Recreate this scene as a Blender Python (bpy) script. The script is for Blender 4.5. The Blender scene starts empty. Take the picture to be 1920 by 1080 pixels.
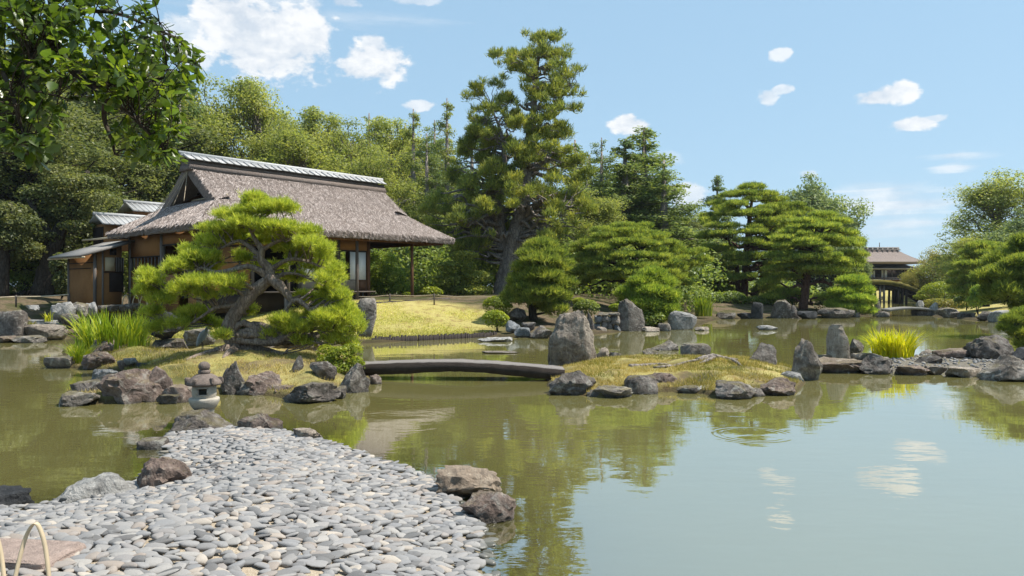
import bpy, bmesh, math, random
import numpy as np
from mathutils import Vector, Matrix, noise as mnoise
random.seed(7); rng = np.random.default_rng(7)
sc = bpy.context.scene
COL = sc.collection
# ---------------------------------------------------------------- camera, light, exposure
F, HY, CZ = 1400.0, 537.0, 2.0            # focal length in photo pixels, horizon row, eye height over the water
cam_d = bpy.data.cameras.new('camera'); cam = bpy.data.objects.new('camera', cam_d); COL.objects.link(cam)
cam.location = (0, 0, CZ); cam.rotation_euler = (math.radians(90), 0, 0)
cam_d.sensor_width = 36; cam_d.lens = F/1920*36; cam_d.shift_y = -3/1920
cam_d.clip_start = .05; cam_d.clip_end = 6000
sc.camera = cam
SUN_AZ, SUN_EL = math.radians(88), math.radians(59)      # azimuth from +Y towards +X
SUN_DIR = Vector((math.sin(SUN_AZ)*math.cos(SUN_EL), math.cos(SUN_AZ)*math.cos(SUN_EL), math.sin(SUN_EL)))
sun_d = bpy.data.lights.new('sun', 'SUN'); sun_d.energy = 4.6; sun_d.angle = math.radians(.5); sun_d.color = (1, .95, .86)
sun = bpy.data.objects.new('sun', sun_d); COL.objects.link(sun)
sun.rotation_euler = SUN_DIR.to_track_quat('Z', 'Y').to_euler(); sun.location = (20, 5, 60)
sc.view_settings.view_transform = 'Standard'; sc.view_settings.look = 'None'
sc.view_settings.exposure = .74; sc.view_settings.gamma = 1; sc.view_settings.use_curve_mapping = False
sc.render.engine = 'CYCLES'
sc.cycles.max_bounces = 6; sc.cycles.diffuse_bounces = 3; sc.cycles.glossy_bounces = 3; sc.cycles.transparent_max_bounces = 12
sc.cycles.transmission_bounces = 4; sc.cycles.caustics_reflective = False; sc.cycles.caustics_refractive = False
sc.cycles.sample_clamp_indirect = 6

def P(px, py, D): return np.array([(px-960)*D/F, D, CZ-(py-HY)*D/F])
def W(px, py, z=0.): return P(px, py, (CZ-z)*F/(py-HY))
def WD(py, z=0.): return (CZ-z)*F/(py-HY)
def ss(a, b, x):
    t = np.clip((np.asarray(x, float)-a)/(b-a), 0, 1); return t*t*(3-2*t)

# ---------------------------------------------------------------- node helper
class NT:
    def __init__(s, nt): s.nt = nt; nt.nodes.clear()
    def n(s, typ, ins=None, **props):
        nd = s.nt.nodes.new(typ)
        for k, v in props.items(): setattr(nd, k, v)
        for k, v in (ins or {}).items():
            sock = nd.inputs[k]
            if isinstance(v, bpy.types.NodeSocket): s.nt.links.new(v, sock)
            elif isinstance(v, bpy.types.Node): s.nt.links.new(v.outputs[0], sock)
            else:
                if hasattr(sock, 'default_value'):
                    try: sock.default_value = v
                    except Exception: sock.default_value = (*v, 1)
        return nd
    def math(s, op, a, b=None, c=None, clamp=False):
        d = {0: a}
        if b is not None: d[1] = b
        if c is not None: d[2] = c
        return s.n('ShaderNodeMath', d, operation=op, use_clamp=clamp).outputs[0]
    def vmath(s, op, a, b=None, scale=None):
        d = {0: a}
        if b is not None: d[1] = b
        nd = s.n('ShaderNodeVectorMath', d, operation=op)
        if scale is not None:
            if isinstance(scale, (int, float)): nd.inputs['Scale'].default_value = scale
            else: s.nt.links.new(scale, nd.inputs['Scale'])
        return nd.outputs[0]
    def noise(s, vec, scale, detail=4, rough=.55, dist=0.):
        return s.n('ShaderNodeTexNoise', {'Vector': vec, 'Scale': scale, 'Detail': detail, 'Roughness': rough, 'Distortion': dist}).outputs[0]
    def ramp(s, fac, stops, interp='LINEAR'):
        nd = s.n('ShaderNodeValToRGB', {0: fac}); cr = nd.color_ramp; cr.interpolation = interp
        while len(cr.elements) < len(stops): cr.elements.new(.5)
        for e, (p, c) in zip(cr.elements, stops):
            e.position = p; e.color = (*c, 1) if len(c) == 3 else c
        return nd.outputs[0]
    def mix(s, fac, a, b, blend='MIX'):
        nd = s.n('ShaderNodeMix', data_type='RGBA', blend_type=blend)
        for i, v in ((0, fac), (6, a), (7, b)):
            sock = nd.inputs[i]
            if isinstance(v, bpy.types.NodeSocket): s.nt.links.new(v, sock)
            else: sock.default_value = v if i == 0 else (*v[:3], 1)
        return nd.outputs[2]
    def maprange(s, v, a, b, c=0., d=1., smooth=False):
        return s.n('ShaderNodeMapRange', {0: v, 1: a, 2: b, 3: c, 4: d}, interpolation_type='SMOOTHSTEP' if smooth else 'LINEAR').outputs[0]
    def bump(s, h, strength=.5, dist=.02):
        return s.n('ShaderNodeBump', {'Height': h, 'Strength': strength, 'Distance': dist}).outputs[0]
    def principled(s, color, rough=.8, normal=None, spec=.3, **kw):
        d = {'Base Color': color, 'Roughness': rough, 'Specular IOR Level': spec}
        d.update(kw)
        if normal is not None: d['Normal'] = normal
        return s.n('ShaderNodeBsdfPrincipled', d).outputs[0]
    def out(s, sh): s.n('ShaderNodeOutputMaterial', {'Surface': sh})
def newmat(name):
    m = bpy.data.materials.new(name); m.use_nodes = True
    return m, NT(m.node_tree)

# ---------------------------------------------------------------- sky with clouds (by direction)
world = bpy.data.worlds.new('World'); sc.world = world; world.use_nodes = True
t = NT(world.node_tree)
sky = t.n('ShaderNodeTexSky', sky_type='NISHITA')
sky.sun_disc = False; sky.sun_elevation = SUN_EL; sky.sun_rotation = SUN_AZ
sky.air_density = 1.0; sky.dust_density = .6; sky.ozone_density = 1.6; sky.altitude = 60
gen = t.n('ShaderNodeTexCoord').outputs['Generated']
sep = t.n('ShaderNodeSeparateXYZ', {0: gen})
az = t.math('ARCTAN2', sep.outputs[0], sep.outputs[1])
el = t.math('ARCSINE', sep.outputs[2])
sx = t.n('ShaderNodeCombineXYZ', {0: az, 1: t.math('MULTIPLY', el, 1.6), 2: 0.}).outputs[0]
nz = t.math('SUBTRACT', t.noise(sx, 16, 8, .62, .3), .5)
nz2 = t.math('SUBTRACT', t.noise(sx, 42, 6, .6, .2), .5)
strk = t.n('ShaderNodeCombineXYZ', {0: az, 1: t.math('MULTIPLY', el, 9.), 2: 3.}).outputs[0]
nzs = t.math('SUBTRACT', t.noise(strk, 9, 7, .6, .4), .5)
CL = [(430,30,70,48,1),(470,60,84,60,1),(520,72,104,60,1),(570,62,50,46,1),(480,112,60,26,1),(545,122,34,13,.8),(360,75,70,36,.7),(520,0,90,14,.6),
      (703,118,58,32,1),(672,126,40,20,.95),(700,92,26,24,.9),(786,198,24,9,.8),(1181,236,36,13,1),(1176,228,22,12,1),(1462,102,22,9,.8),
      (1440,182,18,12,.75),(1466,169,22,7,.7),(1658,180,60,15,1),(1690,170,30,14,1),(1712,233,46,12,1),(1745,224,30,7,.7),(1516,326,18,7,.6),
      (1292,370,34,24,.8),(645,4,30,9,.6),(775,0,44,8,.5),(1240,300,30,12,.25),(150,-150,120,50,1),(-500,100,150,60,1),(2600,150,140,36,1),(3300,90,170,60,1)]
CIR = [(1660,380,150,26,.8),(1700,418,120,11,.7),(1795,291,70,9,.6),(1787,315,40,8,.65),(1620,352,70,10,.3),(1600,440,150,12,.35),(600,30,260,14,.22)]
def blob(lst, n_a, n_b, ka, kb, soft):
    tot = None
    for (px, py, w, h, a) in lst:
        a0 = math.atan((px-960)/F); c = math.cos(a0); e0 = math.atan((HY-py)/F*c)
        ra, re = w/F*c*c*1.25, h/F*c*1.35
        u = t.math('MULTIPLY', t.math('SUBTRACT', az, a0), 1/ra); v = t.math('MULTIPLY', t.math('SUBTRACT', el, e0), 1/re)
        d = t.math('SQRT', t.math('ADD', t.math('MULTIPLY', u, u), t.math('MULTIPLY', v, v)))
        m = t.math('ADD', t.math('MULTIPLY_ADD', n_a, ka, t.math('SUBTRACT', 1., d)), t.math('MULTIPLY', n_b, kb))
        m = t.math('MULTIPLY', t.maprange(m, 0., soft, 0., 1., True), a)
        tot = m if tot is None else t.math('MAXIMUM', tot, m)
    return tot
c1 = blob(CL, nz, nz2, 1.8, 1.3, .42); c2 = blob(CIR, nzs, nz, 2.4, .6, .9)
cm = t.math('MAXIMUM', c1, c2)
skytone = t.mix(1., t.n('ShaderNodeGamma', {'Color': sky.outputs[0], 'Gamma': .25}).outputs[0], (1, 1, 1), 'MULTIPLY')   # summer haze: an evener, softer sky
skycol = t.n('ShaderNodeBackground', {'Color': t.vmath('MULTIPLY', skytone, (1.95, 2.8, 3.45)), 'Strength': .1}).outputs[0]
ccol = t.mix(t.maprange(t.math('ADD', nz, t.math('MULTIPLY', nz2, .6)), -.16, .12), (.66, .73, .82), (1, 1, 1))
cloudbg = t.n('ShaderNodeBackground', {'Color': ccol, 'Strength': .63}).outputs[0]
mx = t.n('ShaderNodeMixShader', {0: t.math('MULTIPLY', cm, .95), 1: skycol, 2: cloudbg})
t.n('ShaderNodeOutputWorld', {'Surface': mx.outputs[0]})

# ---------------------------------------------------------------- mesh helpers
def mesh_np(name, V, faces, smooth=False):
    V = np.asarray(V, np.float32).reshape(-1, 3)
    me = bpy.data.meshes.new(name)
    me.vertices.add(len(V)); me.vertices.foreach_set('co', V.ravel())
    faces = [np.asarray(f, np.int32) for f in faces if len(f)]
    idx = np.concatenate([f.ravel() for f in faces]); tot = np.concatenate([np.full(len(f), f.shape[1], np.int32) for f in faces])
    st = np.concatenate([[0], np.cumsum(tot)[:-1]]).astype(np.int32)
    me.loops.add(len(idx)); me.loops.foreach_set('vertex_index', idx)
    me.polygons.add(len(tot)); me.polygons.foreach_set('loop_start', st); me.polygons.foreach_set('loop_total', tot)
    if smooth: me.polygons.foreach_set('use_smooth', np.ones(len(tot), bool))
    me.update(calc_edges=True); me.validate()
    return me
class MB:
    def __init__(s): s.V = []; s.Q = []; s.T = []; s.n = 0
    def add(s, V, quads=None, tris=None):
        V = np.asarray(V, float).reshape(-1, 3); s.V.append(V)
        if quads is not None and len(quads): s.Q.append(np.asarray(quads)+s.n)
        if tris is not None and len(tris): s.T.append(np.asarray(tris)+s.n)
        s.n += len(V); return s
    def box(s, lo, hi, jit=0.):
        (a, b, c), (d, e, f) = lo, hi
        V = np.array([(a,b,c),(d,b,c),(d,e,c),(a,e,c),(a,b,f),(d,b,f),(d,e,f),(a,e,f)], float)
        if jit: V += rng.uniform(-jit, jit, V.shape)
        return s.add(V, [(0,3,2,1),(4,5,6,7),(0,1,5,4),(1,2,6,5),(2,3,7,6),(3,0,4,7)])
    def hexa(s, V): return s.add(V, [(0,3,2,1),(4,5,6,7),(0,1,5,4),(1,2,6,5),(2,3,7,6),(3,0,4,7)])
    def tube(s, pts, rad, sides=8, cap=True, rough=0., smooth=0):
        pts = np.asarray(pts, float)
        rad = np.full(len(pts), rad, float) if np.isscalar(rad) else np.asarray(rad, float)
        if smooth: pts, rad = catmull(pts, rad, smooth)
        n = len(pts); T = np.gradient(pts, axis=0); T /= np.linalg.norm(T, axis=1)[:, None]+1e-9
        ref = np.array([0, 0, 1.]) if abs(T[0][2]) < .8 else np.array([1., 0, 0])
        A = np.cross(T[0], ref); A /= np.linalg.norm(A); V = []
        for i in range(n):
            A = A-T[i]*A.dot(T[i]); A /= np.linalg.norm(A)+1e-9; B = np.cross(T[i], A)
            a = np.arange(sides)/sides*2*np.pi
            r = rad[i]*(1+(rng.uniform(-rough, rough, sides) if rough else 0))
            V.append(pts[i]+(np.cos(a)*r)[:, None]*A+(np.sin(a)*r)[:, None]*B)
        V = np.concatenate(V); q = []; k = np.arange(sides); k2 = (k+1) % sides
        for i in range(n-1): q.append(np.stack([i*sides+k, i*sides+k2, (i+1)*sides+k2, (i+1)*sides+k], 1))
        tr = None
        if cap:
            V = np.concatenate([V, pts[:1], pts[-1:]]); b = n*sides
            tr = np.concatenate([np.stack([np.full(sides, b), k2, k], 1), np.stack([np.full(sides, b+1), (n-1)*sides+k, (n-1)*sides+k2], 1)])
        return s.add(V, np.concatenate(q), tr)
    def lathe(s, prof, c=(0, 0, 0), sides=20):
        pts = [(c[0], c[1], c[2]+z) for r, z in prof]; k = np.arange(sides); k2 = (k+1) % sides; a = k/sides*2*np.pi
        V = np.concatenate([np.stack([c[0]+r*np.cos(a), c[1]+r*np.sin(a), np.full(sides, c[2]+z)], 1) for r, z in prof])
        q = np.concatenate([np.stack([i*sides+k, i*sides+k2, (i+1)*sides+k2, (i+1)*sides+k], 1) for i in range(len(prof)-1)])
        b = len(V); V = np.concatenate([V, [pts[0], pts[-1]]]); n = len(prof)
        tr = np.concatenate([np.stack([np.full(sides, b), k2, k], 1), np.stack([np.full(sides, b+1), (n-1)*sides+k, (n-1)*sides+k2], 1)])
        return s.add(V, q, tr)
    def mesh(s, name, smooth=False):
        return mesh_np(name, np.concatenate(s.V), ([np.concatenate(s.Q)] if s.Q else [])+([np.concatenate(s.T)] if s.T else []), smooth)
    def build(s, name, mat, parent=None, smooth=False, **kw):
        return link(name, s.mesh(name, smooth), mat, parent, **kw)
def catmull(pts, rad, k):
    p = np.concatenate([[2*pts[0]-pts[1]], pts, [2*pts[-1]-pts[-2]]]); out = []; ro = []
    for i in range(len(pts)-1):
        for j in range(k):
            u = j/k; a, b, c, d = p[i:i+4]
            out.append(.5*((2*b)+(-a+c)*u+(2*a-5*b+4*c-d)*u*u+(-a+3*b-3*c+d)*u**3)); ro.append(rad[i]*(1-u)+rad[i+1]*u)
    out.append(pts[-1]); ro.append(rad[-1]); return np.array(out), np.array(ro)
def link(name, me, mat=None, parent=None, loc=None, rot=None, kind=None, label=None, cat=None, group=None):
    o = bpy.data.objects.new(name, me); COL.objects.link(o)
    if mat is not None and not me.materials: me.materials.append(mat)
    if parent is not None: o.parent = parent
    if loc is not None: o.location = Vector(loc)
    if rot is not None: o.rotation_euler = rot
    return tag(o, label, cat, group, kind)
def tag(o, label=None, cat=None, group=None, kind=None):
    for k, v in (('label', label), ('category', cat), ('group', group), ('kind', kind)):
        if v: o[k] = v
    return o
def thing(name, label, cat, loc=(0, 0, 0), rotz=0, group=None):
    o = bpy.data.objects.new(name, None); COL.objects.link(o); o.location = Vector(loc); o.rotation_euler = (0, 0, rotz)
    o.empty_display_size = .2
    return tag(o, label, cat, group)
def copy_thing(o, label=None, group=None):
    c = o.copy(); COL.objects.link(c)
    if label: c['label'] = label
    if group: c['group'] = group
    for ch in o.children:
        d = ch.copy(); COL.objects.link(d); d.parent = c
    return c
def sd_poly(poly, X):
    """signed distance to a polygon, positive inside"""
    poly = np.asarray(poly, float); X = np.asarray(X, float); a = poly; b = np.roll(poly, -1, 0)
    best = np.full(len(X), 1e9); ins = np.zeros(len(X), bool)
    for p, q in zip(a, b):
        e = q-p; w = X-p; u = np.clip((w@e)/(e@e+1e-12), 0, 1); best = np.minimum(best, np.linalg.norm(w-u[:, None]*e, axis=1))
        c = (p[1] > X[:, 1]) != (q[1] > X[:, 1])
        if c.any():
            xi = (q[0]-p[0])*(X[:, 1]-p[1])/(q[1]-p[1]+1e-12)+p[0]; ins ^= c & (X[:, 0] < xi)
    return np.where(ins, best, -best)
def vnoise(X, scale, seed=0.):
    return np.array([mnoise.noise(Vector((x[0]*scale+seed, x[1]*scale-seed, (x[2] if len(x) > 2 else 0)*scale+seed*.3))) for x in X])
def pxpoly(l): return np.array([W(*p)[:2] for p in l])
# ---------------------------------------------------------------- materials
def stone(name, dark, mid, light, lichen=(.42, .41, .36), lich=.5, bump=.6, scale=1., moss=0.):
    m, t = newmat(name)
    oi = t.n('ShaderNodeObjectInfo'); co = t.n('ShaderNodeTexCoord').outputs['Object']
    off = t.vmath('ADD', co, t.n('ShaderNodeCombineXYZ', {0: t.math('MULTIPLY', oi.outputs['Random'], 37.), 1: t.math('MULTIPLY', oi.outputs['Random'], 91.), 2: 0.}).outputs[0])
    a = t.noise(off, 2.6*scale, 10, .68, .7); b = t.noise(off, 11*scale, 9, .74); c = t.noise(off, 5*scale, 6, .65, 1.2)
    col = t.ramp(a, [(.28, dark), (.5, mid), (.72, light)])
    col = t.mix(t.maprange(b, .5, .72, 0., .75), col, tuple(x*.5 for x in dark))
    col = t.mix(t.math('MULTIPLY', t.maprange(c, .54, .66), lich), col, lichen)
    st = t.noise(t.vmath('MULTIPLY', off, (9., 9., 1.2)), 2.5*scale, 6, .6)
    col = t.mix(t.maprange(st, .56, .72, 0., .4), col, tuple(min(1, x*1.5) for x in light))
    if moss:
        nrm = t.n('ShaderNodeNewGeometry').outputs['Normal']
        col = t.mix(t.math('MULTIPLY', t.maprange(t.math('MULTIPLY', t.noise(off, 3.5, 6, .7), t.n('ShaderNodeSeparateXYZ', {0: nrm}).outputs[2]), .38, .55), moss), col, (.16, .13, .025))
    hue = t.maprange(oi.outputs['Random'], 0., 1., .84, 1.22)
    col = t.mix(1., col, t.n('ShaderNodeCombineXYZ', {0: hue, 1: hue, 2: hue}).outputs[0], 'MULTIPLY')
    z = t.n('ShaderNodeSeparateXYZ', {0: t.n('ShaderNodeNewGeometry').outputs['Position']}).outputs[2]
    wet = t.maprange(t.math('ADD', z, t.math('MULTIPLY', a, .06)), .05, .10, 1., 0.)
    col = t.mix(t.math('MULTIPLY', wet, .62), col, (.025, .024, .018))
    h = t.math('ADD', t.math('MULTIPLY', a, 1.), t.math('ADD', t.math('MULTIPLY', b, .45), t.math('MULTIPLY', c, .5)))
    t.out(t.principled(col, t.maprange(wet, 0., 1., .88, .35), t.bump(h, bump*1.5, .14/scale), .3))
    return m
S = {
 'grey': stone('stone_grey', (.045, .037, .030), (.150, .128, .108), (.36, .32, .28), moss=.4),
 'dark': stone('stone_dark', (.032, .027, .023), (.105, .088, .076), (.26, .23, .205), lich=.45, moss=.4),
 'brown': stone('stone_brown', (.055, .039, .032), (.155, .112, .092), (.31, .25, .21), lich=.4, moss=.3),
 'tan': stone('stone_tan', (.085, .066, .05), (.25, .205, .165), (.45, .39, .32), lichen=(.55, .48, .36), lich=.4),
 'sand': stone('stone_sandy', (.12, .085, .06), (.34, .26, .19), (.52, .43, .33), lichen=(.16, .12, .10), lich=.5),
 'pale': stone('stone_pale', (.11, .105, .10), (.28, .27, .255), (.52, .5, .47), lich=.3),
 'blue': stone('stone_blue', (.055, .058, .062), (.155, .162, .168), (.36, .37, .38), lich=.4),
 'black': stone('stone_black', (.015, .016, .018), (.035, .036, .038), (.07, .07, .075), lich=.05),
}
def foliage(name, c1, c2, c3, trans=.35, spec=.25, rough=.5, nscale=.5, tboost=1.5, rare=.9):
    m, t = newmat(name)
    geo = t.n('ShaderNodeNewGeometry'); r = geo.outputs['Random Per Island']; oi = t.n('ShaderNodeObjectInfo').outputs['Random']
    co = t.n('ShaderNodeTexCoord').outputs['Object']
    nz = t.noise(t.vmath('ADD', co, t.n('ShaderNodeCombineXYZ', {0: t.math('MULTIPLY', oi, 50.)}).outputs[0]), nscale, 4, .6)
    f = t.math('ADD', t.math('MULTIPLY', r, .5), t.math('MULTIPLY', t.maprange(nz, .3, .7), .5))
    col = t.ramp(f, [(.1, c1), (.55, c2), (rare, c3)])
    v = t.maprange(t.math('ADD', oi, 0.), 0., 1., .85, 1.15)
    col = t.mix(1., col, t.n('ShaderNodeCombineXYZ', {0: v, 1: v, 2: v}).outputs[0], 'MULTIPLY')
    p = t.principled(col, rough, None, spec)
    tr = t.n('ShaderNodeBsdfTranslucent', {'Color': t.mix(1., col, (tboost, tboost, tboost*.55), 'MULTIPLY')}).outputs[0]
    t.out(t.n('ShaderNodeMixShader', {0: trans, 1: p, 2: tr}).outputs[0])
    return m
FO = {
 'hero': foliage('pine_needles_bright', (.12, .18, .025), (.40, .44, .06), (.60, .59, .13), .5, .3, .4, 5.),
 'pine': foliage('pine_needles_green', (.075, .125, .035), (.255, .31, .06), (.52, .51, .11), .5, .25, .5, 1.6),
 'pineb': foliage('pine_needles_fresh', (.09, .165, .035), (.30, .385, .06), (.52, .55, .10), .45, .25, .5, 1.6),
 'giant': foliage('pine_needles_olive', (0.084, 0.122, 0.035), (0.252, 0.29, 0.072), (0.532, 0.486, 0.097), .42, .2, .5, .7),
 'broad': foliage('leaves_evergreen', (0.059, 0.083, 0.03), (0.145, 0.164, 0.058), (0.278, 0.276, 0.101), .42, .3, .45, .4),
 'airy': foliage('leaves_summer', (0.138, 0.179, 0.045), (0.292, 0.321, 0.09), (0.443, 0.428, 0.125), .48, .25, .5, .4),
 'conifer': foliage('conifer_sprays', (0.07, 0.119, 0.045), (0.177, 0.225, 0.074), (0.308, 0.332, 0.104), .4, .2, .5, .4),
 'blueg': foliage('leaves_far_green', (0.122, 0.172, 0.082), (0.231, 0.283, 0.122), (0.34, 0.371, 0.155), .42, .2, .5, .3),
 'maple': foliage('maple_leaves', (0.12, 0.142, 0.034), (0.252, 0.234, 0.063), (0.396, 0.296, 0.082), .45, .2, .5, .6),
 'azalea': foliage('azalea_leaves', (0.101, 0.149, 0.019), (0.25, 0.29, 0.031), (0.405, 0.405, 0.047), .42, .25, .45, 1.),
 'shrub': foliage('shrub_leaves', (0.071, 0.114, 0.029), (0.182, 0.239, 0.052), (0.331, 0.363, 0.079), .42, .3, .45, .7),
 'iris': foliage('iris_blades', (.08, .15, .012), (.22, .29, .02), (.46, .43, .04), .4, .35, .4, 1.5),
 'irisy': foliage('iris_blades_yellow', (.20, .24, .008), (.44, .44, .012), (.60, .50, .025), .4, .3, .4, 1.5),
 'grass': foliage('grass_blades', (.10, .13, .015), (.24, .22, .04), (.40, .30, .09), .35, .2, .6, .8),
 'dry': foliage('grass_blades_dry', (.24, .19, .06), (.46, .36, .14), (.62, .50, .24), .3, .15, .6, 1.1),
 'lawn': foliage('lawn_blades', (.30, .34, .05), (.60, .57, .17), (.76, .68, .32), .35, .15, .6, .5),
 'leaf': foliage('big_leaves', (.03, .055, .010), (.07, .11, .014), (.17, .21, .018), .38, .5, .3, 1.2, 2.8),
}
def bark(name, a, b, sc_=1., bump=.7):
    m, t = newmat(name); co = t.n('ShaderNodeTexCoord').outputs['Object']
    v = t.vmath('MULTIPLY', co, (1., 1., .35)); n1 = t.noise(v, 9*sc_, 7, .65, .5); n2 = t.n('ShaderNodeTexVoronoi', {'Vector': v, 'Scale': 14*sc_}, feature='DISTANCE_TO_EDGE').outputs[0]
    col = t.mix(t.maprange(n1, .3, .7), a, b); col = t.mix(t.maprange(n2, 0., .12, .6, 0.), col, tuple(x*.35 for x in a))
    t.out(t.principled(col, .9, t.bump(t.math('ADD', n1, t.math('MULTIPLY', n2, 1.5)), bump, .05/sc_), .15)); return m
BK = {'pine': bark('bark_pine', (.15, .11, .085), (.36, .29, .24)), 'red': bark('bark_red_pine', (.085, .042, .03), (.19, .105, .075)),
      'dark': bark('bark_dark', (.035, .028, .022), (.09, .075, .06), .6), 'grey': bark('bark_grey', (.15, .13, .115), (.34, .29, .25), .5)}
def plain(name, col, rough=.7, var=.25, scale=4., bump=.2, spec=.3, stretch=(1, 1, 1), bd=.01, coord='Object', obj=False):
    m, t = newmat(name); co = t.vmath('MULTIPLY', t.n('ShaderNodeTexCoord').outputs[coord], stretch)
    n = t.noise(co, scale, 8, .65); n2 = t.noise(co, scale*7, 5, .6)
    c = t.mix(t.maprange(n, .3, .7), tuple(x*(1-var) for x in col), tuple(min(1, x*(1+var)) for x in col))
    c = t.mix(t.maprange(n2, .35, .75, 0., var), c, tuple(x*.5 for x in col))
    if obj:
        v = t.maprange(t.n('ShaderNodeObjectInfo').outputs['Random'], 0., 1., .75, 1.2)
        c = t.mix(1., c, t.n('ShaderNodeCombineXYZ', {0: v, 1: v, 2: v}).outputs[0], 'MULTIPLY')
    t.out(t.principled(c, rough, t.bump(t.math('ADD', n, n2), bump, bd), spec)); return m
MT = {
 'wood': plain('weathered_wood', (.105, .085, .072), .8, .3, 3, .4, .2, (1, 1, .15)),
 'woodgrey': plain('grey_wood', (.17, .15, .135), .8, .3, 3, .4, .2, (1, 1, .15)),
 'woodred': plain('reddish_wood', (.13, .062, .030), .75, .3, 3, .3, .25, (1, 1, .3)),
 'darkwood': plain('dark_wood', (.028, .020, .016), .7, .3, 3, .3, .25, (1, 1, .15)),
 'plaster': plain('ochre_plaster', (.28, .142, .056), .9, .18, 1.2, .12, .15),
 'shoji': plain('paper_panel', (.72, .73, .74), .8, .04, 2, .05, .2),
 'shojitan': plain('aged_paper_panel', (.50, .42, .28), .8, .06, 2, .05, .2),
 'reed': plain('reed_screen', (.33, .26, .19), .85, .3, 9, .4, .15, (12, 12, .3)),
 'tile': plain('grey_clay_tile', (.40, .395, .39), .6, .18, 5, .25, .4, obj=True),
 'shake': plain('shingle_grey', (.25, .235, .22), .85, .3, 6, .5, .2, (1, 6, 1)),
 'bamboo': plain('split_bamboo', (.56, .45, .30), .5, .2, 6, .15, .4, (1, 1, .2)),
 'rope': plain('straw_rope', (.42, .34, .24), .9, .2, 20, .2, .1),
 'granite': plain('granite', (.40, .36, .30), .85, .22, 9, .5, .25, bd=.015),
 'slabgrey': plain('bridge_stone', (.080, .064, .052), .85, .45, 5, .9, .25, bd=.03),
 'slablight': plain('pale_slab_stone', (.22, .21, .195), .85, .2, 5, .4, .25),
 'capstone': plain('lantern_cap_stone', (.17, .135, .115), .9, .35, 10, .7, .2, bd=.02),
 'pinkstone': plain('pink_cut_stone', (.35, .265, .225), .85, .3, 14, .9, .25, bd=.02),
 'gravel': plain('pale_gravel', (.20, .175, .14), .9, .45, 14, .9, .2, bd=.03),
 'white': plain('white_plaster', (.74, .74, .72), .85, .05, 2, .05, .2),
 'heron': plain('heron_feathers', (.38, .40, .43), .8, .3, 16, .4, .2),
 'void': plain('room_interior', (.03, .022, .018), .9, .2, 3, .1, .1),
}
def lit_top_slab():
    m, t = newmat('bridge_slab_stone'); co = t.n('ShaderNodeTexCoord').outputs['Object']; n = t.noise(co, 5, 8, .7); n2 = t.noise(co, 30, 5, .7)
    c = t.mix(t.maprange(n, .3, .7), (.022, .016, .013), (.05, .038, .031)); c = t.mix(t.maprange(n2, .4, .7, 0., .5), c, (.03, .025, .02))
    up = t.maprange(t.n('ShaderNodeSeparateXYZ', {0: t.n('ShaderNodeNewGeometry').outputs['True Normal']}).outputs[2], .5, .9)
    c = t.mix(up, c, t.mix(n2, (.26, .235, .215), (.16, .14, .125)))      # sunlight on the top painted in: upward faces pale, sides dark
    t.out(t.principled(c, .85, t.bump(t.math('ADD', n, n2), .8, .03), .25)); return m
MT['slab'] = lit_top_slab()
def thatch_mat():
    m, t = newmat('thatch'); co = t.n('ShaderNodeTexCoord').outputs['Object']
    st = t.vmath('MULTIPLY', co, (5., 1.6, 1.6)); a = t.noise(st, 7, 8, .75, .9); b = t.noise(co, 1.1, 5, .6); c = t.noise(co, 26, 6, .7, 1.)
    col = t.ramp(a, [(.28, (.095, .073, .062)), (.46, (.245, .20, .178)), (.7, (.40, .335, .305))])
    col = t.mix(t.maprange(b, .35, .7, 0., .4), col, (.29, .225, .18)); col = t.mix(t.maprange(c, .5, .75, 0., .5), col, (.10, .08, .065))
    t.out(t.principled(col, .95, t.bump(t.math('ADD', a, c), .9, .09), .1)); return m
MT['thatch'] = thatch_mat()
m, t = newmat('thatch_straws'); r = t.n('ShaderNodeNewGeometry').outputs['Random Per Island']
t.out(t.principled(t.ramp(r, [(0, (.11, .085, .072)), (.45, (.26, .212, .188)), (1, (.50, .43, .395))]), .9, None, .15)); MT['straw'] = m
# pebbles: one palette, per stone
m, t = newmat('pebble_stone'); geo = t.n('ShaderNodeNewGeometry'); oi = t.n('ShaderNodeObjectInfo')
rr = t.math('FRACT', t.math('ADD', t.math('MULTIPLY', geo.outputs['Random Per Island'], 7.), t.math('MULTIPLY', oi.outputs['Random'], 13.)))
col = t.ramp(rr, [(0, (0.081, 0.077, 0.077)), (.16, (0.144, 0.140, 0.140)), (.34, (0.253, 0.237, 0.226)), (.52, (0.181, 0.179, 0.184)), (.66, (0.304, 0.281, 0.257)), (.78, (0.211, 0.203, 0.204)), (.9, (0.253, 0.205, 0.170)), (1, (0.405, 0.352, 0.293))])
co = t.n('ShaderNodeTexCoord').outputs['Object']; n = t.noise(t.vmath('ADD', co, t.vmath('SCALE', oi.outputs['Location'], None, 3.)), 26, 6, .65); n2 = t.noise(geo.outputs['Position'], 90, 4, .6)
col = t.mix(t.maprange(n, .3, .72, 0., .45), col, t.mix(.5, col, (.42, .41, .39)))
col = t.mix(t.maprange(n2, .5, .8, 0., .35), col, (.14, .135, .13))
z = t.n('ShaderNodeSeparateXYZ', {0: geo.outputs['Position']}).outputs[2]
wet = t.maprange(z, .02, .05, 1., 0.); col = t.mix(t.math('MULTIPLY', wet, .6), col, (.07, .068, .04))
t.out(t.principled(col, t.maprange(wet, 0., 1., .75, .3), t.bump(t.math('ADD', n, n2), .25, .01), .35)); MT['pebble'] = m
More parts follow.
